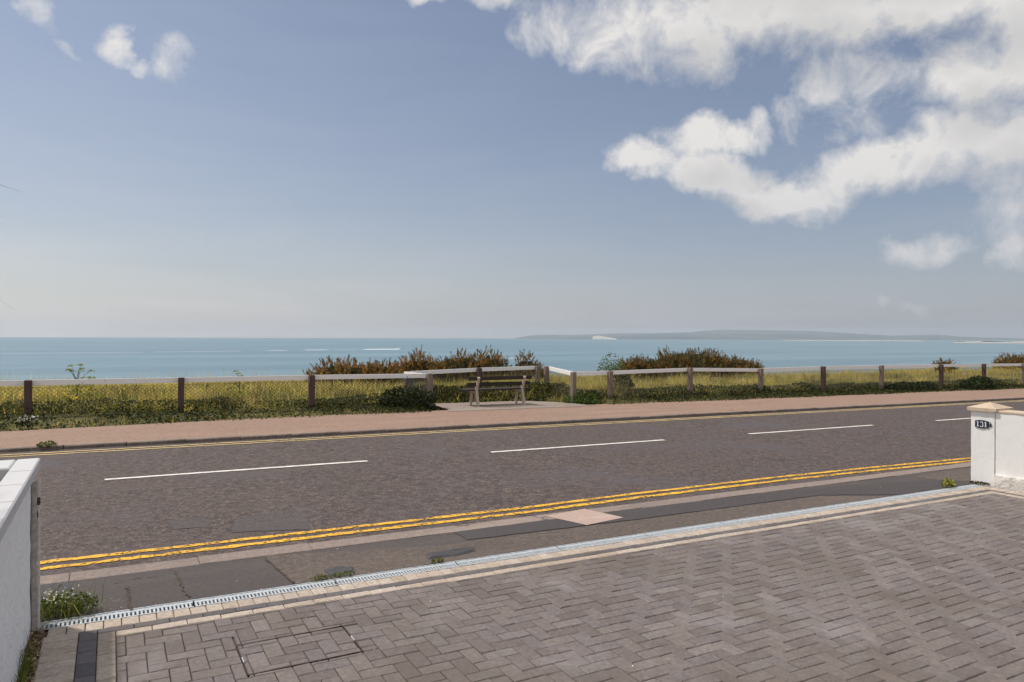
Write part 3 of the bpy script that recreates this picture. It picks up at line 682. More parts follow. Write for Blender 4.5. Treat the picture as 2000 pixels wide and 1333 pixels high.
for (a, b_), l_ in zip(zip(ends[:-1], ends[1:]), lab): drain_section(a, b_ - a, l_)

# ------------------------------------------------------------------ left boundary wall
XW = -.44; YWE = 5.64; WT = .075; FT = .28
lw = empty('boundary_wall', (XW, YWE, Z(XW))); tag(lw, 'white rendered garden wall with flat painted coping at the left edge', 'wall')
def rough_box(x0, x1, y0, y1, z0, z1, nx, ny, nz, amp, seed, mat, name, parent):
    bm = bmesh.new(); bmesh.ops.create_cube(bm, size=1)
    for v in bm.verts: v.co = Vector((x0 + (v.co.x + .5) * (x1 - x0), y0 + (v.co.y + .5) * (y1 - y0), z0 + (v.co.z + .5) * (z1 - z0)))
    for ax, n in ((0, nx), (1, ny), (2, nz)):
        es = [e for e in bm.edges if abs((e.verts[0].co - e.verts[1].co).normalized()[ax]) > .99]
        if n > 1: bmesh.ops.subdivide_edges(bm, edges=es, cuts=n - 1, use_grid_fill=True)
    r = random.Random(seed)
    for v in bm.verts: v.co += Vector((r.uniform(-amp, amp), r.uniform(-amp, amp), r.uniform(-amp, amp) * .3))
    me = bpy.data.meshes.new(name); bm.to_mesh(me); bm.free(); me.shade_smooth()
    try: me.set_sharp_from_angle(angle=R(40))
    except Exception: pass
    o = link(name, me, mat, parent); return o
rough_box(-WT, 0, -6.0, 0, -.1, .985, 3, 60, 12, .0045, 3, M['render'], 'wall_panel', lw)
rough_box(-6, -WT - .001, -FT, 0, -.1, .985, 30, 3, 10, .0045, 4, M['render'], 'wall_panel', lw)
cw = .035
def coping(x0, x1, y0, y1, z0=.985, z1=1.05):
    m = MB(); m.bbox(x0, x1, y0, y1, z0, z1, .008); m.build('coping_slab', M['coping_white'], lw)
ys = [cw, -.47, -.93, -1.4, -1.9, -2.5, -3.1, -3.7, -4.3, -4.9, -5.5, -6.0]
for a, b_ in zip(ys[:-1], ys[1:]): coping(-WT - .02, cw, b_ + .004, a)
xs_ = [-WT - .023, -.9, -1.5, -2.1, -2.7, -3.3, -3.9, -4.5, -5.1, -5.7, -6.0]
for a, b_ in zip(xs_[:-1], xs_[1:]): coping(b_ + .004, a, -FT - cw, cw)
m = MB(); m.box(-6, -WT, -6, -FT, -.12, .28); m.build('planting_bed', M['garden'], lw)
gpst = empty('gate_post', (XW + .002, 5.47, Z(XW))); tag(gpst, 'slim taupe metal gate post with hinges against the left wall end', 'gate post')
m = MB(); m.box(.004, .03, -.03, .012, -.05, .93); m.build('post_channel', M['gate_metal'], gpst, .002)
m = MB(); m.box(.032, .046, .0, .03, -.05, .77); m.build('edge_strip', M['gate_light'], gpst, .002)
m = MB(); m.box(.032, .046, .0, .03, .84, .95); m.build('edge_strip', M['gate_light'], gpst, .002)
for z_ in (.72, .8): 
    m = MB(); m.tube([(.036, .016, z_ - .022), (.036, .016, z_ + .025)], .011, 8); m.box(.024, .036, .0, .03, z_ - .02, z_ + .02); m.build('hinge', M['rust'], gpst)
m = MB(); m.box(-.001, .003, -.038, -.031, 0.05, .93); m.build('seam', M['drain_dark'], gpst)

# ------------------------------------------------------------------ right gate pillar and wall
XP = 10.27
pil = empty('gate_pillar', (XP, 5.65, Z(XP))); tag(pil, 'white painted gate pillar with pyramid sandstone cap and number plate', 'pillar')
rough_box(0, .36, -.3, 0, -.12, .99, 6, 6, 14, .0025, 8, M['wall_white'], 'shaft', pil)
m = MB(); a, b_, c_, d_ = -.035, .395, -.335, .035
m.add([(a, c_, .992), (b_, c_, .992), (b_, d_, .992), (a, d_, .992), (a, c_, 1.035), (b_, c_, 1.035), (b_, d_, 1.035), (a, d_, 1.035), ((a + b_) / 2, (c_ + d_) / 2, 1.105)],
      [(0, 3, 2, 1), (0, 1, 5, 4), (1, 2, 6, 5), (2, 3, 7, 6), (3, 0, 4, 7), (4, 5, 8), (5, 6, 8), (6, 7, 8), (7, 4, 8)])
m.build('cap', M['coping_tan'], pil)
# navy oval-ended plate; face looks towards -X, text runs towards -Y
def plate_pt(u, v, d): return (-d, -.145 - u, .815 + v)
m = MB(); n = 12; outl = []
for k in range(n + 1): t = -1 + 2 * k / n; outl.append((t * .088, .043 + .012 * math.cos(t * math.pi / 2)))
outl += [(u, -v) for u, v in reversed(outl)]
N_ = len(outl); m.add([plate_pt(u, v, .004) for u, v in outl] + [plate_pt(u, v, .012) for u, v in outl], [tuple(range(N_, 2 * N_))] + [(i, (i + 1) % N_, N_ + (i + 1) % N_, N_ + i) for i in range(N_)])
plate = m.build('number_plate', M['plate'], pil); plate['label'] = 'navy plate with white numerals 131'
def poly2(ps): return [plate_pt(u, v, .0145) for u, v in ps]
def digit1(c):
    m = MB()
    for ps in ([(c - .006, -.03), (c + .006, -.03), (c + .006, .034), (c - .006, .034)], [(c - .016, -.034), (c + .016, -.034), (c + .016, -.028), (c - .016, -.028)], [(c - .017, .02), (c - .005, .024), (c - .005, .034), (c - .0075, .034)]): m.add(poly2(ps), [tuple(range(len(ps)))])
    m.build('numeral', M['digit'], plate)
digit1(-.05); digit1(.05)
m = MB()
for (cv, rad, a0, a1) in ((.0165, .0185, 165, -75), (-.0165, .0205, 75, -165)):
    n = 12
    for k in range(n):
        t0 = R(a0 + (a1 - a0) * k / n); t1 = R(a0 + (a1 - a0) * (k + 1) / n)
        wd = lambda t: .0045 + .004 * abs(math.cos(t))
        ps = [((rad - wd(t0)) * math.cos(t0), cv + (rad - wd(t0)) * math.sin(t0)), (rad * 1.1 * math.cos(t0), cv + rad * 1.1 * math.sin(t0)), (rad * 1.1 * math.cos(t1), cv + rad * 1.1 * math.sin(t1)), ((rad - wd(t1)) * math.cos(t1), cv + (rad - wd(t1)) * math.sin(t1))]
        m.add(poly2(ps), [(0, 1, 2, 3)])
m.build('numeral', M['digit'], plate)
m = MB(); m.box(-.012, 0, -.265, -.243, .79, .825); m.tube([(-.01, -.25, .8), (-.014, -.262, .835), (-.012, -.25, .85)], .005, 6); m.build('bracket', M['rust'], plate)
rw = empty('side_wall', (XP, 5.34, Z(XP))); tag(rw, 'white painted side wall with thin tan coping behind the gate pillar', 'wall')
rough_box(.003, .25, -6.0, -.001, -.12, .985, 3, 50, 10, .003, 12, M['wall_white'], 'wall_panel', rw)
y = -.002; i = 0
while y > -5.9:
    m = MB(); m.bbox(-.005, .27, y - .6, y - .004, .986, 1.012, .006); m.build('coping_slab', M['coping_tan'], rw); y -= .6
pl = rough_box(-.035, .011, -6.0, -.005, -.1, .165, 3, 70, 6, .007, 14, M['plinth'], 'plinth', rw)

# ------------------------------------------------------------------ fences
def copy_to(o, parent, loc):
    c = o.copy(); COL.objects.link(c); c.parent = parent; c.location = loc; return c
FY = 18.0
def post(parent, x, y, top, mat, w=.125, base=-.3, lean=0.0):
    m = MB(); r = random.Random(int(x * 100)); m.bbox(-w / 2, w / 2, -w / 2, w / 2, base, 0, .008)
    m.v = [(a + lean * c + r.uniform(-.003, .003), b + r.uniform(-.003, .003), c) for a, b, c in m.v]
    o = m.build('post', mat, parent); o.location = (x, y, top); o.rotation_euler[2] = random.uniform(-.06, .06); return o
def rail(parent, a, b, off=.085):
    a = Vector(a); b = Vector(b); d = (b - a); d.z = 0; nrm = Vector((-d.y, d.x, 0)).normalized() * off
    m = MB(); m.beam(a + nrm - Vector((0, 0, .06)), b + nrm - Vector((0, 0, .06)), .045, .115); m.build('rail', M['rail_white'], parent, .004)
def chain(parent, a, b, drop=.15, hgt=.72, pitch=.1, off=.055, wire=.0055):
    """diamond mesh hung between two posts, woven from zigzag wires"""
    a = Vector(a); b = Vector(b); L = (b - a).length; d = (b - a) / L; dn = Vector((-d.y, d.x, 0)).normalized() * off
    m = MB(); r = random.Random(int(a.x * 10)); up_ = Vector((0, 0, 1))
    for s_ in (1, -1):
        k = -int(hgt / pitch * 1.3) - 1
        while k * pitch < L + hgt:
            u0 = k * pitch; run = hgt * 1.25
            # line u = u0 + s*(t)*run, t in 0..1 downwards
            ts = [0, 1]
            if s_ > 0: lo = max(0, -u0 / run); hi = min(1, (L - u0) / run)
            else: lo = max(0, (u0 - L) / run); hi = min(1, u0 / run)
            if hi - lo > .02:
                P = []
                for t in (lo, hi): P.append(a + d * (u0 + s_ * t * run) + dn - up_ * (drop + t * hgt) + dn.normalized() * s_ * .003)
                m.beam(P[0], P[1], wire, wire, dn)
            k += 1
    for z_ in (drop + .01, drop + hgt * .5): m.beam(a + dn - up_ * z_, b + dn - up_ * z_, .004, .004)
    o = m.build('chain_link_mesh', M['chain'], parent); o['kind'] = 'stuff'
def P(px, py, Y): return onY(px, py, Y)
def run(name, label, pts, mats, draw_post=None, mesh=True, tail=None):
    o = empty(name, (0, 0, 0)); tag(o, label, 'fence')
    for k, p_ in enumerate(pts):
        if draw_post is None or draw_post[k]: post(o, p_[0], p_[1], p_[2], mats[k % len(mats)], .125 if k % 2 else .13, -(p_[2] - Z(p_[0])) - .25, random.uniform(-.012, .012))
    for a, b in zip(pts[:-1], pts[1:]):
        rail(o, a, b)
        if mesh: chain(o, a, b)
    return o
pb, pg = M['post_brown'], M['post_grey']
left_pts = [(-7.6, FY, .98), (-4.6, FY, .96)] + [tuple(P(x, y, FY)) for x, y in ((55, 743), (354, 738), (609, 733), (839, 730))]
run('fence', 'chain-link fence with dark brown posts and peeling white rail left of the bench', left_pts, [pb, pb, pb, pb, pb, pg])
BY = 19.8
c0 = np.array(left_pts[-1]); bl = P(796, 726, BY - .1); bm_ = P(936, 719, BY); br = P(1050, 715, BY + .25); br2 = P(1067, 716, BY + .1); c1 = P(1120, 727, FY)
run('fence', 'low white-railed fence set back around the bench', [tuple(c0 + np.array([.02, .13, -.01])), tuple(bl), tuple(bm_), tuple(br)], [pg, pb, pb, pg], [0, 1, 1, 1])
run('fence', 'short white rail angling forward right of the bench', [tuple(br2), tuple(c1 + np.array([-.02, .13, 0]))], [pg], [1, 0])
right_pts = [tuple(P(x, y, FY)) for x, y in ((1120, 727), (1192, 725), (1348, 719), (1486, 720), (1608, 716), (1722, 714), (1838, 712), (1922, 711))]
last = np.array(right_pts[-1])
right_pts += [tuple(last + np.array([3.3 * k, 0, -.035 * k])) for k in (1, 2, 3, 4, 5, 6)]
run('fence', 'long chain-link fence with grey posts and white rail right of the bench', right_pts, [pg, pg, pg, pg, pb, pg, pb, pb])

# ------------------------------------------------------------------ bench (seen from behind)
bn = empty('bench', (9.45, 17.8, Z(9.45) + PADZ)); tag(bn, 'dark slatted wooden bench facing the sea on the concrete pad', 'bench')
for xf in (-.69, .75):
    fo = empty('end_frame'); fo.parent = bn; fo.location = (xf, 0, 0)
    m = MB(); m.beam((0, -.02, -.02), (0, .1, .46), .07, .075, (0, 1, 0)); m.beam((0, .1, .44), (0, -.06, .8), .07, .065, (0, 1, 0)); m.build('back_upright', M['bench_frame'], fo, .006)
    m = MB(); m.beam((-.0, .46, -.02), (-.0, .38, .41), .065, .07, (0, 1, 0)); m.build('leg', M['bench_frame'], fo, .006)
    m = MB(); m.beam((0, .04, .39), (0, .5, .4), .06, .06); m.build('seat_bearer', M['bench_frame'], fo, .005)
for k, yv in enumerate((.13, .27, .41, .53)):
    m = MB(); m.beam((-1.0, yv, .445), (1.0, yv, .445), .115, .038); m.build('seat_slat', M['slat'], bn, .005)
for zv, yv in ((.6, .055), (.765, -.02)):
    m = MB(); m.beam((-.99, yv, zv), (.99, yv, zv), .04, .1, (0, .3, 1)); m.build('back_slat', M['slat'], bn, .005)

# ------------------------------------------------------------------ slate-blue bin beyond the mesh
bp = P(797, 738, 20.2); 
bi = empty('litter_bin', (bp[0], bp[1], Z(bp[0]) + .08)); tag(bi, 'narrow dark slate-blue bin behind the mesh left of the bench', 'bin')
m = MB(); m.bbox(-.12, .12, -.1, .1, .25, .78, .02); m.build('bin_body', M['bin'], bi); m = MB(); m.bbox(-.13, .13, -.11, .11, .782, .83, .02); m.build('bin_lid', M['bin'], bi); m = MB(); m.box(-.03, .03, .03, .09, -.2, .248); m.build('bin_post', M['bin'], bi)

# ------------------------------------------------------------------ vegetation
GREEN = [(.09, .12, .024), (.13, .16, .03), (.07, .1, .02), (.16, .18, .04)]
YEL = [(.56, .52, .13), (.48, .49, .11), (.64, .56, .18), (.38, .41, .09)]
STRAW = [(.72, .6, .3), (.62, .5, .24), (.5, .37, .18), (.78, .67, .36)]
BROWN = [(.1, .06, .026), (.15, .09, .042), (.065, .04, .02)]
DARK = [(.012, .02, .006), (.017, .027, .008), (.022, .032, .009), (.035, .047, .013)]
def ez(y): return y
def in_recess(x, y, pad_=0.0): return (x > 7.45 - pad_) & (x < 12.0 + pad_ - np.clip((y - 17.5) * .5, 0, 1.0)) & (y < 19.0 + pad_)
def edge_back(x): return np.interp(x, [-8, -2, 2, 5, 8, 40], [15.9, 16.05, 16.4, 16.75, 16.85, 16.85]) + .12 * np.sin(x * 1.7) * vnoise(x, 0, .9, 8) + .08 * vnoise(x, 0, 3.1, 5)
def gz(x, y): return -SL * x + ground_h(x, y)
def build_grass():
    parts = []
    n = 95000
    y = 18.08 + rng.random(n) ** 1.1 * 7.8; x = -.16 * y - .6 + rng.random(n) * (2.25 * y + 1.5)
    ok = (y < 25.3 + 1.4 * np.sin(x * .11 + 1) + .8 * np.sin(x * .37)) & ~in_recess(x, y)
    x, y = x[ok], y[ok]; n = len(x); k = vnoise(x, y, .7, 1); k2 = vnoise(x, y, 2.1, 2)
    h = (.16 + .22 * k + .2 * k2 * rng.random(n)) * np.clip((y - 17.3) / 1.2, .55, 1) * rng.uniform(.7, 1.25, n)
    h *= np.where((y > 22.5), .75, 1.0)
    cols = pick(YEL, n); s = rng.random(n) < (.18 + .5 * (k2 > .55)); cols[s] = pick(STRAW, s.sum()); s = rng.random(n) < (.18 + .5 * (k < .35)); cols[s] = pick(GREEN, s.sum())
    cols *= (.55 + .75 * vnoise(x, y, 1.1, 41) * (.6 + .8 * vnoise(x, y, 3.3, 42)))[:, None]; s = vnoise(x, y, .9, 43) > .74; cols[s] = pick(BROWN + GREEN, s.sum())
    tips = cols.copy(); s = rng.random(n) < .3; tips[s] = pick(STRAW, s.sum())
    parts.append(blades(np.stack([x, y, gz(x, y) - .02], 1), h, rng.uniform(.009, .022, n), rng.uniform(.1, .7, n), cols, tips))
    # seed heads and thin dry stems
    n = 9000; y = 18.6 + rng.random(n) * 6.5; x = -.16 * y - .6 + rng.random(n) * (2.25 * y + 1.5); ok = ~in_recess(x, y, .1); x, y = x[ok], y[ok]; n = len(x)
    cols = pick(STRAW, n); parts.append(blades(np.stack([x, y, gz(x, y)], 1), rng.uniform(.3, .68, n), rng.uniform(.005, .01, n), rng.uniform(.05, .35, n), cols * .8, cols))
    o = tinted('grass', *merge(parts), M['leaf']); tag(o, 'rough yellow-green grass on the cliff top beyond the fence', 'grass', kind='stuff')
build_grass()
def build_flowers():
    P_ = []; C = []
    # yellow flowers in drifts
    for (px, Y, nx, sp) in [(150, 19, 30, 1.0), (60, 20, 14, 1.5), (230, 21, 16, 2), (540, 20, 14, 1.6), (700, 20, 10, 1.5), (1270, 20, 34, 1.2), (1440, 21, 20, 2), (1560, 20.5, 40, 2.5), (1660, 21, 90, 3), (1780, 21, 200, 3), (1850, 21, 220, 3), (1920, 21, 180, 4), (1990, 21, 180, 5)]:
        c = onY(px, 740, Y); n = nx
        x = rng.normal(c[0], sp * .5, n); y = rng.normal(Y, .9, n).clip(18.6, 24); z = gz(x, y) + rng.uniform(.22, .5, n)
        P_.append(np.stack([x, y, z], 1)); C.append(pick([(.75, .52, .02), (.68, .5, .03), (.8, .6, .08)], n, .15))
    P_ = np.concatenate(P_); C = np.concatenate(C)
    ok = ~in_recess(P_[:, 0], P_[:, 1]); P_, C = P_[ok], C[ok]
    reps = 3; Q = np.repeat(P_, reps, 0) + rng.normal(0, .02, (len(P_) * reps, 3)); v = leaves(Q, rng.uniform(.025, .05, len(Q)), np.repeat(C, reps, 0), .3, .9)
    st = P_.copy(); hz = st[:, 2] - gz(st[:, 0], st[:, 1]); st[:, 2] -= hz
    v2 = blades(st, hz, np.full(len(st), .008), np.full(len(st), .02), pick(GREEN, len(st)))
    o = tinted('wild_flowers', *merge([v, v2]), M['leaf']); tag(o, 'scattered small yellow wild flowers among the grass behind the fence', 'flowers', kind='stuff')
build_flowers()
def build_verge():
    """low dark leafy growth along the foot of the fence, with dry grass at its edge"""
    parts = []
    n = 92000
    x = -5 + rng.random(n) ** .9 * 62; y0 = edge_back(x); t = rng.random(n) ** .8; y = y0 + t * (18.75 - y0)
    behind = np.clip((y - (17.75 + .25 * vnoise(x, 3, 1.3, 14))) / .3, 0, 1)
    prof = (.035 + .06 * vnoise(x, y, 2.2, 13)) * np.clip(t / .2, 0, 1) + behind * (.05 + .17 * vnoise(x, 0, .8, 11) + .06 * vnoise(x, y, 3, 12)) * np.clip((18.9 - y) / .5, 0, 1)
    leafy = vnoise(x, y, .55, 21)
    ok = (~in_recess(x, y, .08)) & ((leafy > .34) | (rng.random(n) < .3)); x, y, prof, leafy = x[ok], y[ok], prof[ok], leafy[ok]; n = len(x)
    z = gz(x, y) + .02 + prof * rng.random(n) ** .55
    cols = pick(DARK, n, .3); s = rng.random(n) < .22; cols[s] = pick(GREEN, s.sum()) * .8; s = rng.random(n) < .05; cols[s] = pick(BROWN, s.sum())
    parts.append(leaves(np.stack([x, y, z], 1), rng.uniform(.028, .07, n), cols, .2, .75))
    n = 30000; x = -5 + rng.random(n) ** .9 * 62; y0 = edge_back(x); t = rng.random(n) ** 1.4; y = y0 - .02 + t * 1.3
    ok = ~in_recess(x, y, .02); x, y, t = x[ok], y[ok], t[ok]; n = len(x)
    cols = pick(GREEN, n) * .6; s = rng.random(n) < .4; cols[s] = pick(BROWN, s.sum()); s = rng.random(n) < .1; cols[s] = pick(YEL, s.sum())
    parts.append(blades(np.stack([x, y, gz(x, y) - .02], 1), (.035 + .085 * np.clip(t * 2.0, 0, 1)) * rng.uniform(.5, 1.3, n), rng.uniform(.008, .018, n), rng.uniform(.2, .9, n), cols))
    o = tinted('verge_plants', *merge(parts), M['leaf']); tag(o, 'dark leafy weeds and dry grass along the foot of the fence', 'weeds', kind='stuff')
    # growth round the back and sides of the recess
    parts = []; n = 26000
    x = 7.1 + rng.random(n) * 5.6; y = 17.4 + rng.random(n) * 2.6; ok = (~in_recess(x, y, .05)); x, y = x[ok], y[ok]; n = len(x)
    dd = np.clip((y - 19.0) / .5, .25, 1); z = gz(x, y) + .05 + rng.random(n) ** .6 * (.14 + .3 * dd * vnoise(x, y, 1.1, 31)) * np.clip((20.1 - y) / .6, .2, 1); cols = pick(DARK + DARK + GREEN[:1], n)
    parts.append(leaves(np.stack([x, y, z], 1), rng.uniform(.035, .075, n), cols, .2, .7))
    n = 9000; x = 7.1 + rng.random(n) * 5.6; y = 17.4 + rng.random(n) * 3.6; ok = (~in_recess(x, y, .0)); x, y = x[ok], y[ok]; n = len(x)
    cols = pick(GREEN + YEL, n); cols[rng.random(n) < .35] = STRAW[0]
    parts.append(blades(np.stack([x, y, gz(x, y) - .02], 1), rng.uniform(.12, .5, n) * np.clip((y - 18.6) / 1.2, .25, 1), rng.uniform(.008, .018, n), rng.uniform(.1, .6, n), cols))
    o = tinted('recess_weeds', *merge(parts), M['leaf']); tag(o, 'tall grass and green weeds growing behind and beside the bench', 'weeds', kind='stuff')
build_verge()

def gorse(name, label, px, Y, width, height, nsh, green=.4, depth=1.6):
    """spiny bush: upright shoots set with short spines, over a twiggy heart"""
    c = onY(px, 720, Y); base = np.array([c[0], Y, Z(c[0]) + float(ground_h(c[0], Y))])
    o = empty(name, tuple(base)); tag(o, label, 'bush', 'gorse bushes beyond the fence')
    nsh = int(nsh * 1.7)
    # shoots
    th = rng.uniform(0, 2 * np.pi, nsh); rr = np.sqrt(rng.random(nsh)); X = rr * np.cos(th) * width / 2; Yy = rr * np.sin(th) * depth / 2
    lump_ = .72 + .45 * vnoise(X + base[0], Yy, 1.6, int(px)); dome = height * np.sqrt(np.clip(1 - rr ** 2 * .82, .04, 1)) * lump_
    B = np.stack([X, Yy, dome * rng.uniform(.45, .86, nsh)], 1)
    D = np.stack([X / width * 1.1, Yy / depth * 1.0, np.full(nsh, .85)], 1) + rng.normal(0, .28, (nsh, 3)); D /= np.linalg.norm(D, axis=1)[:, None]
    nsh = len(th); Ls = rng.uniform(.14, .32, nsh)
    och = np.array([(.33, .17, .035), (.26, .125, .03), (.2, .11, .04), (.4, .23, .045)]); gr = np.array([(.045, .06, .025), (.065, .078, .03), (.03, .045, .02)])
    K = 34; V = []; C = []
    s = (np.arange(K) + .5) / K
    pos = B[:, None] + D[:, None] * (Ls[:, None] * s[None])[..., None]                      # nsh,K,3
    rad = rng.normal(size=(nsh, K, 3)); rad -= (rad * D[:, None]).sum(-1, keepdims=True) * D[:, None]; rad /= np.linalg.norm(rad, axis=-1, keepdims=True)
    dirs = rad * .8 + D[:, None] * .75; ln = (.05 + .035 * (1 - s))[None, :, None] * rng.uniform(.7, 1.3, (nsh, K, 1))
    side = np.cross(D[:, None], rad) * .009
    tri = np.stack([pos - side, pos + side, pos + dirs * ln], 2)                            # nsh,K,3,3
    isg = (s[None] + rng.normal(0, .15, (nsh, K)) + (rng.random((nsh, 1)) * .8 - .4)) > (1 - green)
    cc = np.where(isg[..., None], gr[rng.integers(0, 3, (nsh, K))], och[rng.integers(0, 4, (nsh, K))]) * rng.uniform(.7, 1.3, (nsh, K, 1))
    V = tri.reshape(-1, 3); C = np.repeat(cc.reshape(-1, 3), 3, 0); Fc = np.arange(len(V)).reshape(-1, 3)
    # blossom clusters low on the shoots
    nb = int(nsh * 9 * (1 - green)); k = rng.integers(0, nsh, nb); Pb = B[k] + D[k] * (Ls[k] * rng.uniform(0, .7, nb))[:, None] + rng.normal(0, .025, (nb, 3))
    lb = leaves(Pb, rng.uniform(.03, .055, nb), pick([(.36, .19, .035), (.42, .25, .05), (.3, .15, .03)], nb), 0, .8)
    tinted('shoots', *merge([(V, Fc, C), lb]), M['leaf'], o)
    nt = nsh * 22; th = rng.uniform(0, 2 * np.pi, nt); rr = np.sqrt(rng.random(nt)) * .95; X = rr * np.cos(th) * width / 2; Yy = rr * np.sin(th) * depth / 2
    zt = rng.random(nt) * height * .74 * np.sqrt(np.clip(1 - rr ** 2 * .85, .03, 1))
    tinted('twigs', *leaves(np.stack([X, Yy, zt], 1), rng.uniform(.06, .14, nt), pick([(.07, .06, .025), (.045, .055, .022), (.11, .075, .03)], nt), 0, .5), M['leaf'], o)
    return o
gorse('gorse_bush', 'leftmost ochre gorse bush, low, with dark spikes leaning left', 665, 22.2, 2.1, .92, 120, .3)
gorse('gorse_bush', 'ochre gorse bush second from the left, behind the peeling rail', 740, 22.4, 2.0, .95, 120, .28)
gorse('gorse_bush', 'rusty orange gorse bush above the corner of the set-back rail', 822, 22.6, 1.9, 1.12, 130, .25)
gorse('gorse_bush', 'tallest brown gorse bush directly behind the bench left post', 900, 22.9, 2.3, 1.27, 160, .42)
gorse('gorse_bush', 'dark brown gorse bush behind the middle of the bench', 952, 23.0, 1.7, 1.2, 120, .5)
gorse('gorse_bush', 'small brown gorse bush poking up left of the double post', 1030, 22.8, 1.2, 1.13, 70, .5)
gorse('gorse_bush', 'wide dark green and ochre gorse mound right of the bench', 1345, 23.2, 4.6, 1.62, 520, .62, 2.4)
gorse('gorse_bush', 'low ochre shoulder of gorse on the right flank of the big mound', 1440, 23.0, 2.4, 1.2, 170, .45, 2.0)
gorse('gorse_bush', 'low gorse on the left flank of the big mound', 1250, 23.0, 2.0, 1.1, 130, .5)
gorse('gorse_bush', 'little gorse sprig above the rail at the third post from the right', 1846, 21.5, 1.3, 1.0, 50, .4, .8)
gorse('gorse_bush', 'brown gorse bush at the right edge of the photo', 1990, 24, 4.4, 1.42, 320, .35, 2.2)

def leafy(name, label, x, y, w, h, n, pal, cat='plant', size=(.04, .08), d=None, stems=6, flowers=0, fpal=None, zb=None, group=None, fs=.028, d_flat=.1):
    zb = Z(x) + (float(ground_h(x, y)) if y > 17 else 0) if zb is None else zb
    o = empty(name, (x, y, zb)); tag(o, label, cat, group); d = d or w
    th = rng.uniform(0, 2 * np.pi, n); rr = np.sqrt(rng.random(n)); X = rr * np.cos(th) * w / 2; Y = rr * np.sin(th) * d / 2
    z = h * (rng.random(n) ** .6) * np.sqrt(np.clip(1 - rr ** 2 * .8, .05, 1)) * (.75 + .4 * vnoise(X, Y, 5 / max(w, .2), int(abs(x) * 10)))
    tinted('foliage', *leaves(np.stack([X, Y, z + .01], 1), rng.uniform(size[0], size[1], n), pick(pal, n), d_flat, .65), M['leaf'], o)
    k = stems * 4; th = rng.uniform(0, 2 * np.pi, k); rr = rng.random(k) * .5; P_ = np.stack([rr * np.cos(th) * w / 2, rr * np.sin(th) * d / 2, np.zeros(k)], 1)
    tag(tinted('stems', *blades(P_, rng.uniform(.5, .95, k) * h, np.full(k, max(.004, h * .02)), rng.uniform(.1, .6, k), pick(GREEN, k)), M['leaf'], o), kind='stuff')
    if flowers:
        th = rng.uniform(0, 2 * np.pi, flowers); rr = np.sqrt(rng.random(flowers)); P_ = np.stack([rr * np.cos(th) * w / 2, rr * np.sin(th) * d / 2, h * rng.uniform(.7, 1.15, flowers)], 1)
        Q = np.repeat(P_, 3, 0) + rng.normal(0, fs * .25, (flowers * 3, 3)); tag(tinted('flowers', *leaves(Q, np.full(len(Q), fs), pick(fpal, len(Q), .08), .6, 1.0), M['dry'], o), kind='stuff')
    return o
WHITE = [(.75, .74, .68), (.8, .79, .72)]
c = gp(55, 842); leafy('daisy_clump', 'small clump of white flowers at the foot of the leftmost brown post', c[0], c[1], .36, .2, 200, DARK, 'flowers', (.03, .06), .3, 6, 20, WHITE, Z(c[0]) + .06, fs=.028)
c = gp(800, 812); leafy('ivy_clump', 'dark glossy leafy bush left of the corner post by the bench', 6.7, 17.75, 1.6, .5, 1500, DARK, 'bush', (.05, .1), 1.0)
leafy('ivy_clump', 'rounded dark green clump low behind the mesh by the second grey post', onY(1215, 745, 19.0)[0], 19.0, .8, .62, 700, DARK, 'bush', (.05, .09))
leafy('ivy_clump', 'dark green bushy clump at the foot of the second post from the right', onY(1905, 755, 17.6)[0], 17.5, 2.2, .5, 1400, DARK + [(.05, .09, .02)], 'bush', (.06, .11), .9)
leafy('ivy_clump', 'long low dark ivy patch between two posts left of the bushy clump', onY(1780, 765, 17.7)[0], 17.7, 3.2, .36, 1500, DARK, 'bush', (.05, .1), .9)
leafy('green_weed', 'bright green leafy weed at the right corner of the concrete pad', 12.2, 17.8, 1.2, .45, 900, [(.07, .12, .02), (.09, .14, .025), (.05, .09, .018)], 'plant', (.04, .08), 1.2)
leafy('green_weed', 'light green leafy shrub left of the big gorse mound', onY(1195, 712, 22)[0], 22, 1.3, 1.16, 800, [(.07, .11, .025), (.1, .15, .035)], 'shrub', (.05, .09), 1.0)
leafy('kerb_weed', 'small weed growing on the far kerb above the white wall', gp(90, 882)[0], 13.88, .3, .1, 160, GREEN, 'weed', (.025, .05), .12, zb=Z(-1) + .04)
leafy('grass_tuft', 'yellow-green weed on the drain beside the white pillar', gp(1868, 955)[0], 5.6, .26, .11, 190, YEL + GREEN, 'weed', (.02, .045), .1)
leafy('pillar_weed', 'flat dark weeds and debris at the foot of the white pillar', XP - .05, 5.5, .1, .04, 120, DARK + BROWN, 'weed', (.015, .035), .26, 3)
for px, py, w_, l_ in ((628, 1142, .14, 'tiny weed left of the drain joint by the round tar lump'), (676, 1137, .2, 'tiny weed right of the drain joint by the round tar lump'), (864, 1107, .12, 'tiny weed on the drain below the long tar lump')):
    c = gp(px, py); leafy('drain_weed', l_, c[0], Y_DR1 + .03, w_, .035, 70, [(.09, .12, .02), (.14, .16, .03)], 'weed', (.012, .028), .05, 3)
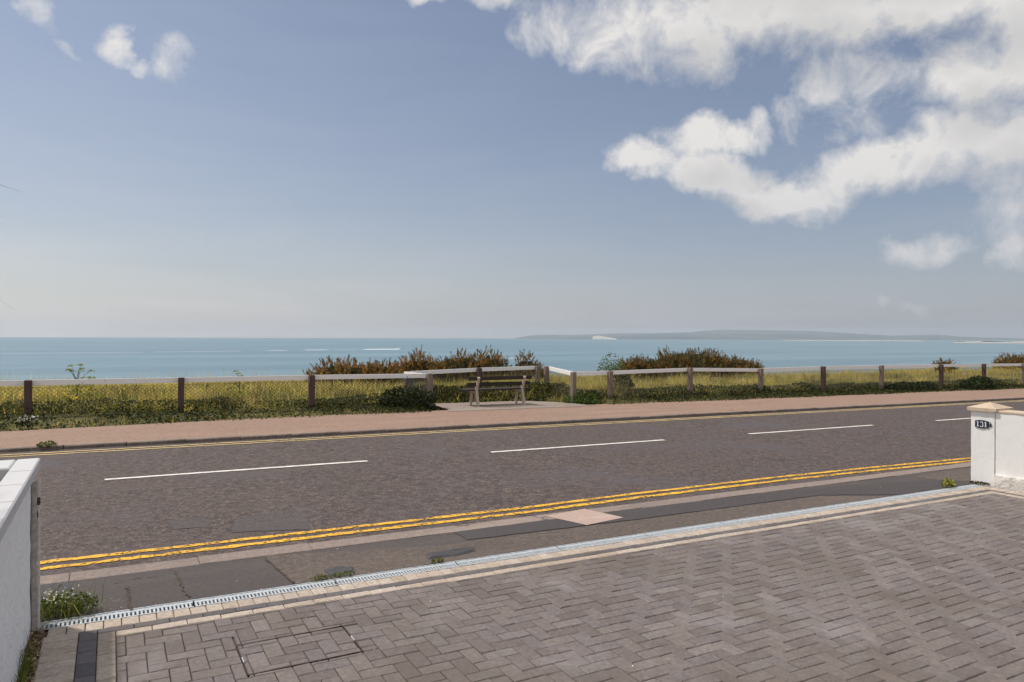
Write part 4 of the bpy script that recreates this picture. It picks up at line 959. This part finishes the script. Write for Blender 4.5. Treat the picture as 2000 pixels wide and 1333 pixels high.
# daisies and grass at the wall end
o = leafy('daisy_weeds', 'weeds with tiny white flowers growing by the left wall end', -.27, 5.66, .42, .15, 620, [(.05, .085, .015), (.08, .12, .02), (.12, .15, .03)], 'weeds', (.012, .03), .2, 14, 46, WHITE, fs=.011)
k = 260; P_ = np.stack([rng.normal(-.07, .13, k), rng.normal(0, .06, k), np.zeros(k)], 1); tag(tinted('grass_blades', *blades(P_, rng.uniform(.08, .24, k), np.full(k, .004), rng.uniform(.2, .9, k), pick(GREEN + YEL[:1], k)), M['leaf'], o), kind='stuff')
o = empty('grass_tuft', (-.41, 4.75, Z(-.4))); tag(o, 'upright green grass tuft at the foot of the left wall', 'grass')
k = 120; P_ = np.stack([rng.normal(0, .015, k), rng.normal(0, .16, k), np.full(k, -.01)], 1); tag(tinted('grass_blades', *blades(P_, rng.uniform(.06, .2, k), np.full(k, .004), rng.uniform(.1, .6, k), pick(GREEN, k)), M['leaf'], o), kind='stuff')
# leaf litter and pebbles in the strip beside the wall
n = 2600; x = rng.uniform(-.438, -.362, n); y = 3.6 + rng.random(n) * 1.85; z = Z(x) + rng.uniform(-.012, .008, n)
lit = tinted('leaf_litter', *leaves(np.stack([x, y, z], 1), rng.uniform(.008, .022, n), pick([(.3, .19, .1), (.2, .12, .06), (.4, .29, .18), (.12, .08, .045), (.45, .36, .25)], n), .7, .8), M['dry']); tag(lit, 'brown leaf litter and grit between the left wall and the blocks', 'litter', kind='stuff')
def pebble(x, y, r_, col, label):
    bm = bmesh.new(); bmesh.ops.create_icosphere(bm, subdivisions=2, radius=r_); q = random.Random(int(abs(y) * 1000))
    for v in bm.verts: v.co = Vector((v.co.x * 1.2, v.co.y * .95, v.co.z * .7)) * q.uniform(.94, 1.06)
    me = bpy.data.meshes.new('pebble'); bm.to_mesh(me); bm.free(); me.shade_smooth(); o = link('pebble', me, flat('pebble_stone', col, .8, 0, .25, 60)); o.location = (x, y, Z(x) + r_ * .45); tag(o, label, 'pebble')
c = gp(44, 1295); pebble(-.405, c[1], .018, (.5, .36, .2), 'yellowish pebble in the leaf litter beside the left wall')
pebble(-.382, c[1] + .012, .012, (.46, .34, .28), 'smaller pinkish pebble touching the yellowish one')
# fallen petals and grit on the footway and the drive
n = 90; pts_ = np.array([gp(px, py) for px, py in zip(np.concatenate([rng.uniform(130, 240, 30), rng.uniform(300, 2000, 60)]), np.concatenate([rng.uniform(1170, 1205, 30), rng.uniform(950, 1330, 60)]))])
pts_[:, 2] += .016; gr_ = tinted('fallen_petals', *leaves(pts_, rng.uniform(.006, .014, n), pick([(.6, .52, .42), (.5, .4, .28), (.7, .66, .6)], n), .9, .8), M['dry']); tag(gr_, 'tiny pale petals and grit scattered on the ground', 'litter', kind='stuff')
# tall umbellifer behind the mesh
def umbel(px, Y, top, label, nb=9, pal=[(.2, .24, .06), (.27, .29, .09)], spread=.3):
    c = onY(px, 720, Y); zb = Z(c[0]) + float(ground_h(c[0], Y)); o = empty('hogweed', (c[0], Y, zb)); tag(o, label, 'plant'); h = top - zb; r = random.Random(int(px))
    m = MB(); m.tube([(0, 0, 0), (.01, 0, h * .4), (0, .01, h * .7)], [.014, .011, .008], 5); Q = []
    for k in range(nb):
        a = 2 * math.pi * k / nb + r.uniform(-.3, .3); rr = spread * r.uniform(.3, 1); e = Vector((rr * math.cos(a), rr * math.sin(a), h * r.uniform(.8, 1.0)))
        m.tube([(0, 0, h * r.uniform(.45, .7)), e * .6 + Vector((0, 0, h * .28)), e], [.006, .005, .003], 4)
        for q in range(16): b = r.uniform(0, 6.28); s_ = r.uniform(0, .085); Q.append((e.x + s_ * math.cos(b), e.y + s_ * math.sin(b), e.z + .03 - s_ * s_ * 3 + r.uniform(-.01, .01)))
    m.v = m.v; me = m.mesh('stem'); at = me.attributes.new('tint', 'FLOAT_COLOR', 'POINT'); at.data.foreach_set('color', np.tile(np.array([.1, .14, .035, 1], np.float32), len(m.v))); link('stem', me, M['leaf'], o)
    Q = np.array(Q); tag(tinted('flower_heads', *leaves(Q, rng.uniform(.025, .05, len(Q)), pick(pal, len(Q)), .6, .9), M['leaf'], o), kind='stuff')
    n = 90; L_ = np.stack([rng.normal(0, .13, n), rng.normal(0, .13, n), rng.uniform(.1, .6, n) * h], 1); tinted('leaves', *leaves(L_, rng.uniform(.05, .11, n), pick([(.2, .22, .04), (.26, .26, .05), (.14, .17, .03)], n), .2, .6), M['leaf'], o)
umbel(150, 19.2, onY(150, 714, 19.2)[2], 'tall pale green flower-headed weed rising above the rail at left')
umbel(467, 19.4, onY(467, 725, 19.4)[2], 'thin pale weed just showing above the rail near the second bay', 3, spread=.1)
umbel(175, 19.6, onY(175, 735, 19.6)[2], 'shorter pale weed right of the tall flower-headed weed', 4, spread=.22)

# cordyline palm in the garden behind the left wall: only leaf tips reach into the picture
def palm():
    base = np.array([-1.45, 4.35]); zc = 2.62
    o = empty('palm_tree', (base[0], base[1], Z(base[0]) + .27)); tag(o, 'palm whose thin leaf tips hang in at the left edge', 'palm'); zb = Z(base[0]) + .27
    m = MB(); m.tube([(0, 0, 0), (.02, .01, .8), (0, 0, 1.6), (0, 0, zc - zb)], [.1, .085, .075, .06], 10); m.build('trunk', M['post_grey'], o, smooth=True)
    r = random.Random(3); parts = []
    def tgt(px, py, Y): p_ = onY(px, py, Y); return Vector((p_[0] - base[0], p_[1] - base[1], p_[2] - zb))
    tips = [tgt(42, 375, 4.5), tgt(12, 440, 4.3), tgt(28, 606, 4.55), tgt(14, 428, 4.4)]
    for k in range(70):
        a = r.uniform(0, 6.28); e = r.uniform(-.5, 1.2); L = r.uniform(.75, 1.0)
        tips.append(Vector((L * math.cos(a) * math.cos(e), L * math.sin(a) * math.cos(e), zc - zb + L * math.sin(e) * .9 - .12)))
    o_ = Vector((0, 0, zc - zb)); V = []; Fc = []; C = []
    for k, tp in enumerate(tips):
        pts_ = []; n = 7
        for i in range(n + 1):
            t = i / n; p_ = o_.lerp(tp, t) + Vector((0, 0, .3 * t * (1 - t))); pts_.append(p_)
        if k >= 4:
            bad = False
            for p_ in pts_:
                q = proj((p_.x + base[0], p_.y + base[1], p_.z + zb))
                if q[0] > -25 and q[2] > 0: bad = True
            if bad: continue
        b = len(V); d = (tp - o_).normalized(); sv = d.cross(Vector((0, 0, 1))).normalized()
        for i, p_ in enumerate(pts_):
            w_ = .016 * (1 - i / n) ** .7 + .0022; V += [p_ - sv * w_, p_ + sv * w_]; C += [(.05, .055, .025)] * 2
        for i in range(n): q = b + 2 * i; Fc += [(q, q + 1, q + 3), (q, q + 3, q + 2)]
    tinted('leaves', np.array([tuple(v) for v in V]), np.array(Fc), np.array(C), M['leaf'], o)
palm()

# ------------------------------------------------------------------ motor boat and its wake
def boat():
    v = pdir(786, 682.5); t = (SEA - H) / v[2]; p_ = v * t + np.array([0, 0, H])
    o = empty('motor_boat', tuple(p_)); tag(o, 'small white motor boat heading right far out on the sea', 'boat'); o.rotation_euler[2] = -YAW
    m = MB(); L, Bm = 11.0, 3.4
    st = [(-.5, 1.0, .1), (-.1, 1.0, .1), (.25, .8, .2), (.42, .35, .45), (.5, .02, .7)]
    for x, w_, k in st: m.v += [(x * L, 0, -.4 + k), (x * L, -Bm / 2 * w_ * .8, .2 + k), (x * L, -Bm / 2 * w_, 1.5 + k), (x * L, Bm / 2 * w_, 1.5 + k), (x * L, Bm / 2 * w_ * .8, .2 + k)]
    for i in range(len(st) - 1):
        for k in range(5): m.f.append((i * 5 + k, i * 5 + (k + 1) % 5, i * 5 + 5 + (k + 1) % 5, i * 5 + 5 + k))
    m.f.append((4, 3, 2, 1, 0)); m.build('hull', M['boat'], o)
    m = MB(); m.add([(-3, -1.2, 1.6), (1.8, -1.1, 1.6), (1.8, 1.1, 1.6), (-3, 1.2, 1.6), (-2.6, -1, 3.2), (.6, -.9, 3.2), (.6, .9, 3.2), (-2.6, 1, 3.2)], [(4, 5, 6, 7), (0, 1, 5, 4), (1, 2, 6, 5), (2, 3, 7, 6), (3, 0, 4, 7)]); cb_ = m.build('cabin', M['boat'], o)
    m = MB(); m.add([(1.72, -.95, 1.9), (1.72, .95, 1.9), (.75, .85, 3.05), (.75, -.85, 3.05)], [(0, 1, 2, 3)]); m.v = [(a + .06, b, c) for a, b, c in m.v]; m.build('windscreen', M['boat_glass'], cb_)
    m = MB(); m.tube([(-1.6, 0, 3.2), (-1.8, 0, 5.0)], .06, 6); m.build('mast', M['boat'], o)
    m = MB(); r = random.Random(2); rtv = rt
    def piece(px0, px1, py0, py1, wa, wb, n):
        for k in range(n):
            t0 = k / n; t1 = (k + 1) / n; q = []
            for t in (t0, t1):
                vv = pdir(px0 + (px1 - px0) * t, py0 + (py1 - py0) * t); tt = (SEA + .12 - H) / vv[2]; c = vv * tt + np.array([0, 0, H]); w_ = wa + (wb - wa) * t; q.append((c, w_))
            (ca, wa_), (cb2, wb_) = q; f2 = fw
            m.add([(ca[0] - f2[0] * wa_, ca[1] - f2[1] * wa_, SEA + .12), (cb2[0] - f2[0] * wb_, cb2[1] - f2[1] * wb_, SEA + .12), (cb2[0] + f2[0] * wb_, cb2[1] + f2[1] * wb_, SEA + .12), (ca[0] + f2[0] * wa_, ca[1] + f2[1] * wa_, SEA + .12)], [(0, 1, 2, 3)])
    piece(782, 710, 682.3, 682.6, 42, 40, 14); piece(640, 595, 683.6, 684, 22, 20, 8); piece(560, 520, 685, 685.3, 15, 13, 6); piece(700, 650, 682.8, 683.4, 8, 8, 8)
    piece(470, 300, 686, 688, 10, 9, 20); piece(280, 0, 688.4, 690.5, 9, 8, 30); piece(1010, 940, 699.6, 699.8, 9, 9, 8)
    c0 = p_ - rt * 9.0
    for k in range(5):
        a = c0 - rt * 3.2 * k; hh = 3.4 - .6 * k; f2 = fw * 5
        m.add([(a[0] - rt[0] * 2.4, a[1] - rt[1] * 2.4, SEA), (a[0] - f2[0], a[1] - f2[1], SEA), (a[0] + rt[0] * 2.4, a[1] + rt[1] * 2.4, SEA), (a[0] + f2[0], a[1] + f2[1], SEA), (a[0], a[1], SEA + hh)], [(0, 1, 4), (1, 2, 4), (2, 3, 4), (3, 0, 4)])
    w = m.build('boat_wake', M['foam']); tag(w, 'thin white foam wake trailing left behind the motor boat', 'wake', kind='stuff')
boat()

# ------------------------------------------------------------------ sea haze
def build_haze():
    m = MB(); m.box(-24500, 24500, -24500, 24500, -36.0, 340.0)
    mt = bpy.data.materials.new('sea_haze'); mt.use_nodes = True; t = mt.node_tree; t.nodes.clear()
    vo = t.nodes.new('ShaderNodeVolumePrincipled'); vo.inputs['Density'].default_value = 3.4e-5; vo.inputs['Color'].default_value = (.78, .89, 1, 1); vo.inputs['Anisotropy'].default_value = .2
    out = t.nodes.new('ShaderNodeOutputMaterial'); t.links.new(vo.outputs[0], out.inputs['Volume'])
    o = m.build('haze', mt); tag(o, 'thin pale sea haze over the bay', 'haze', kind='stuff')
build_haze()
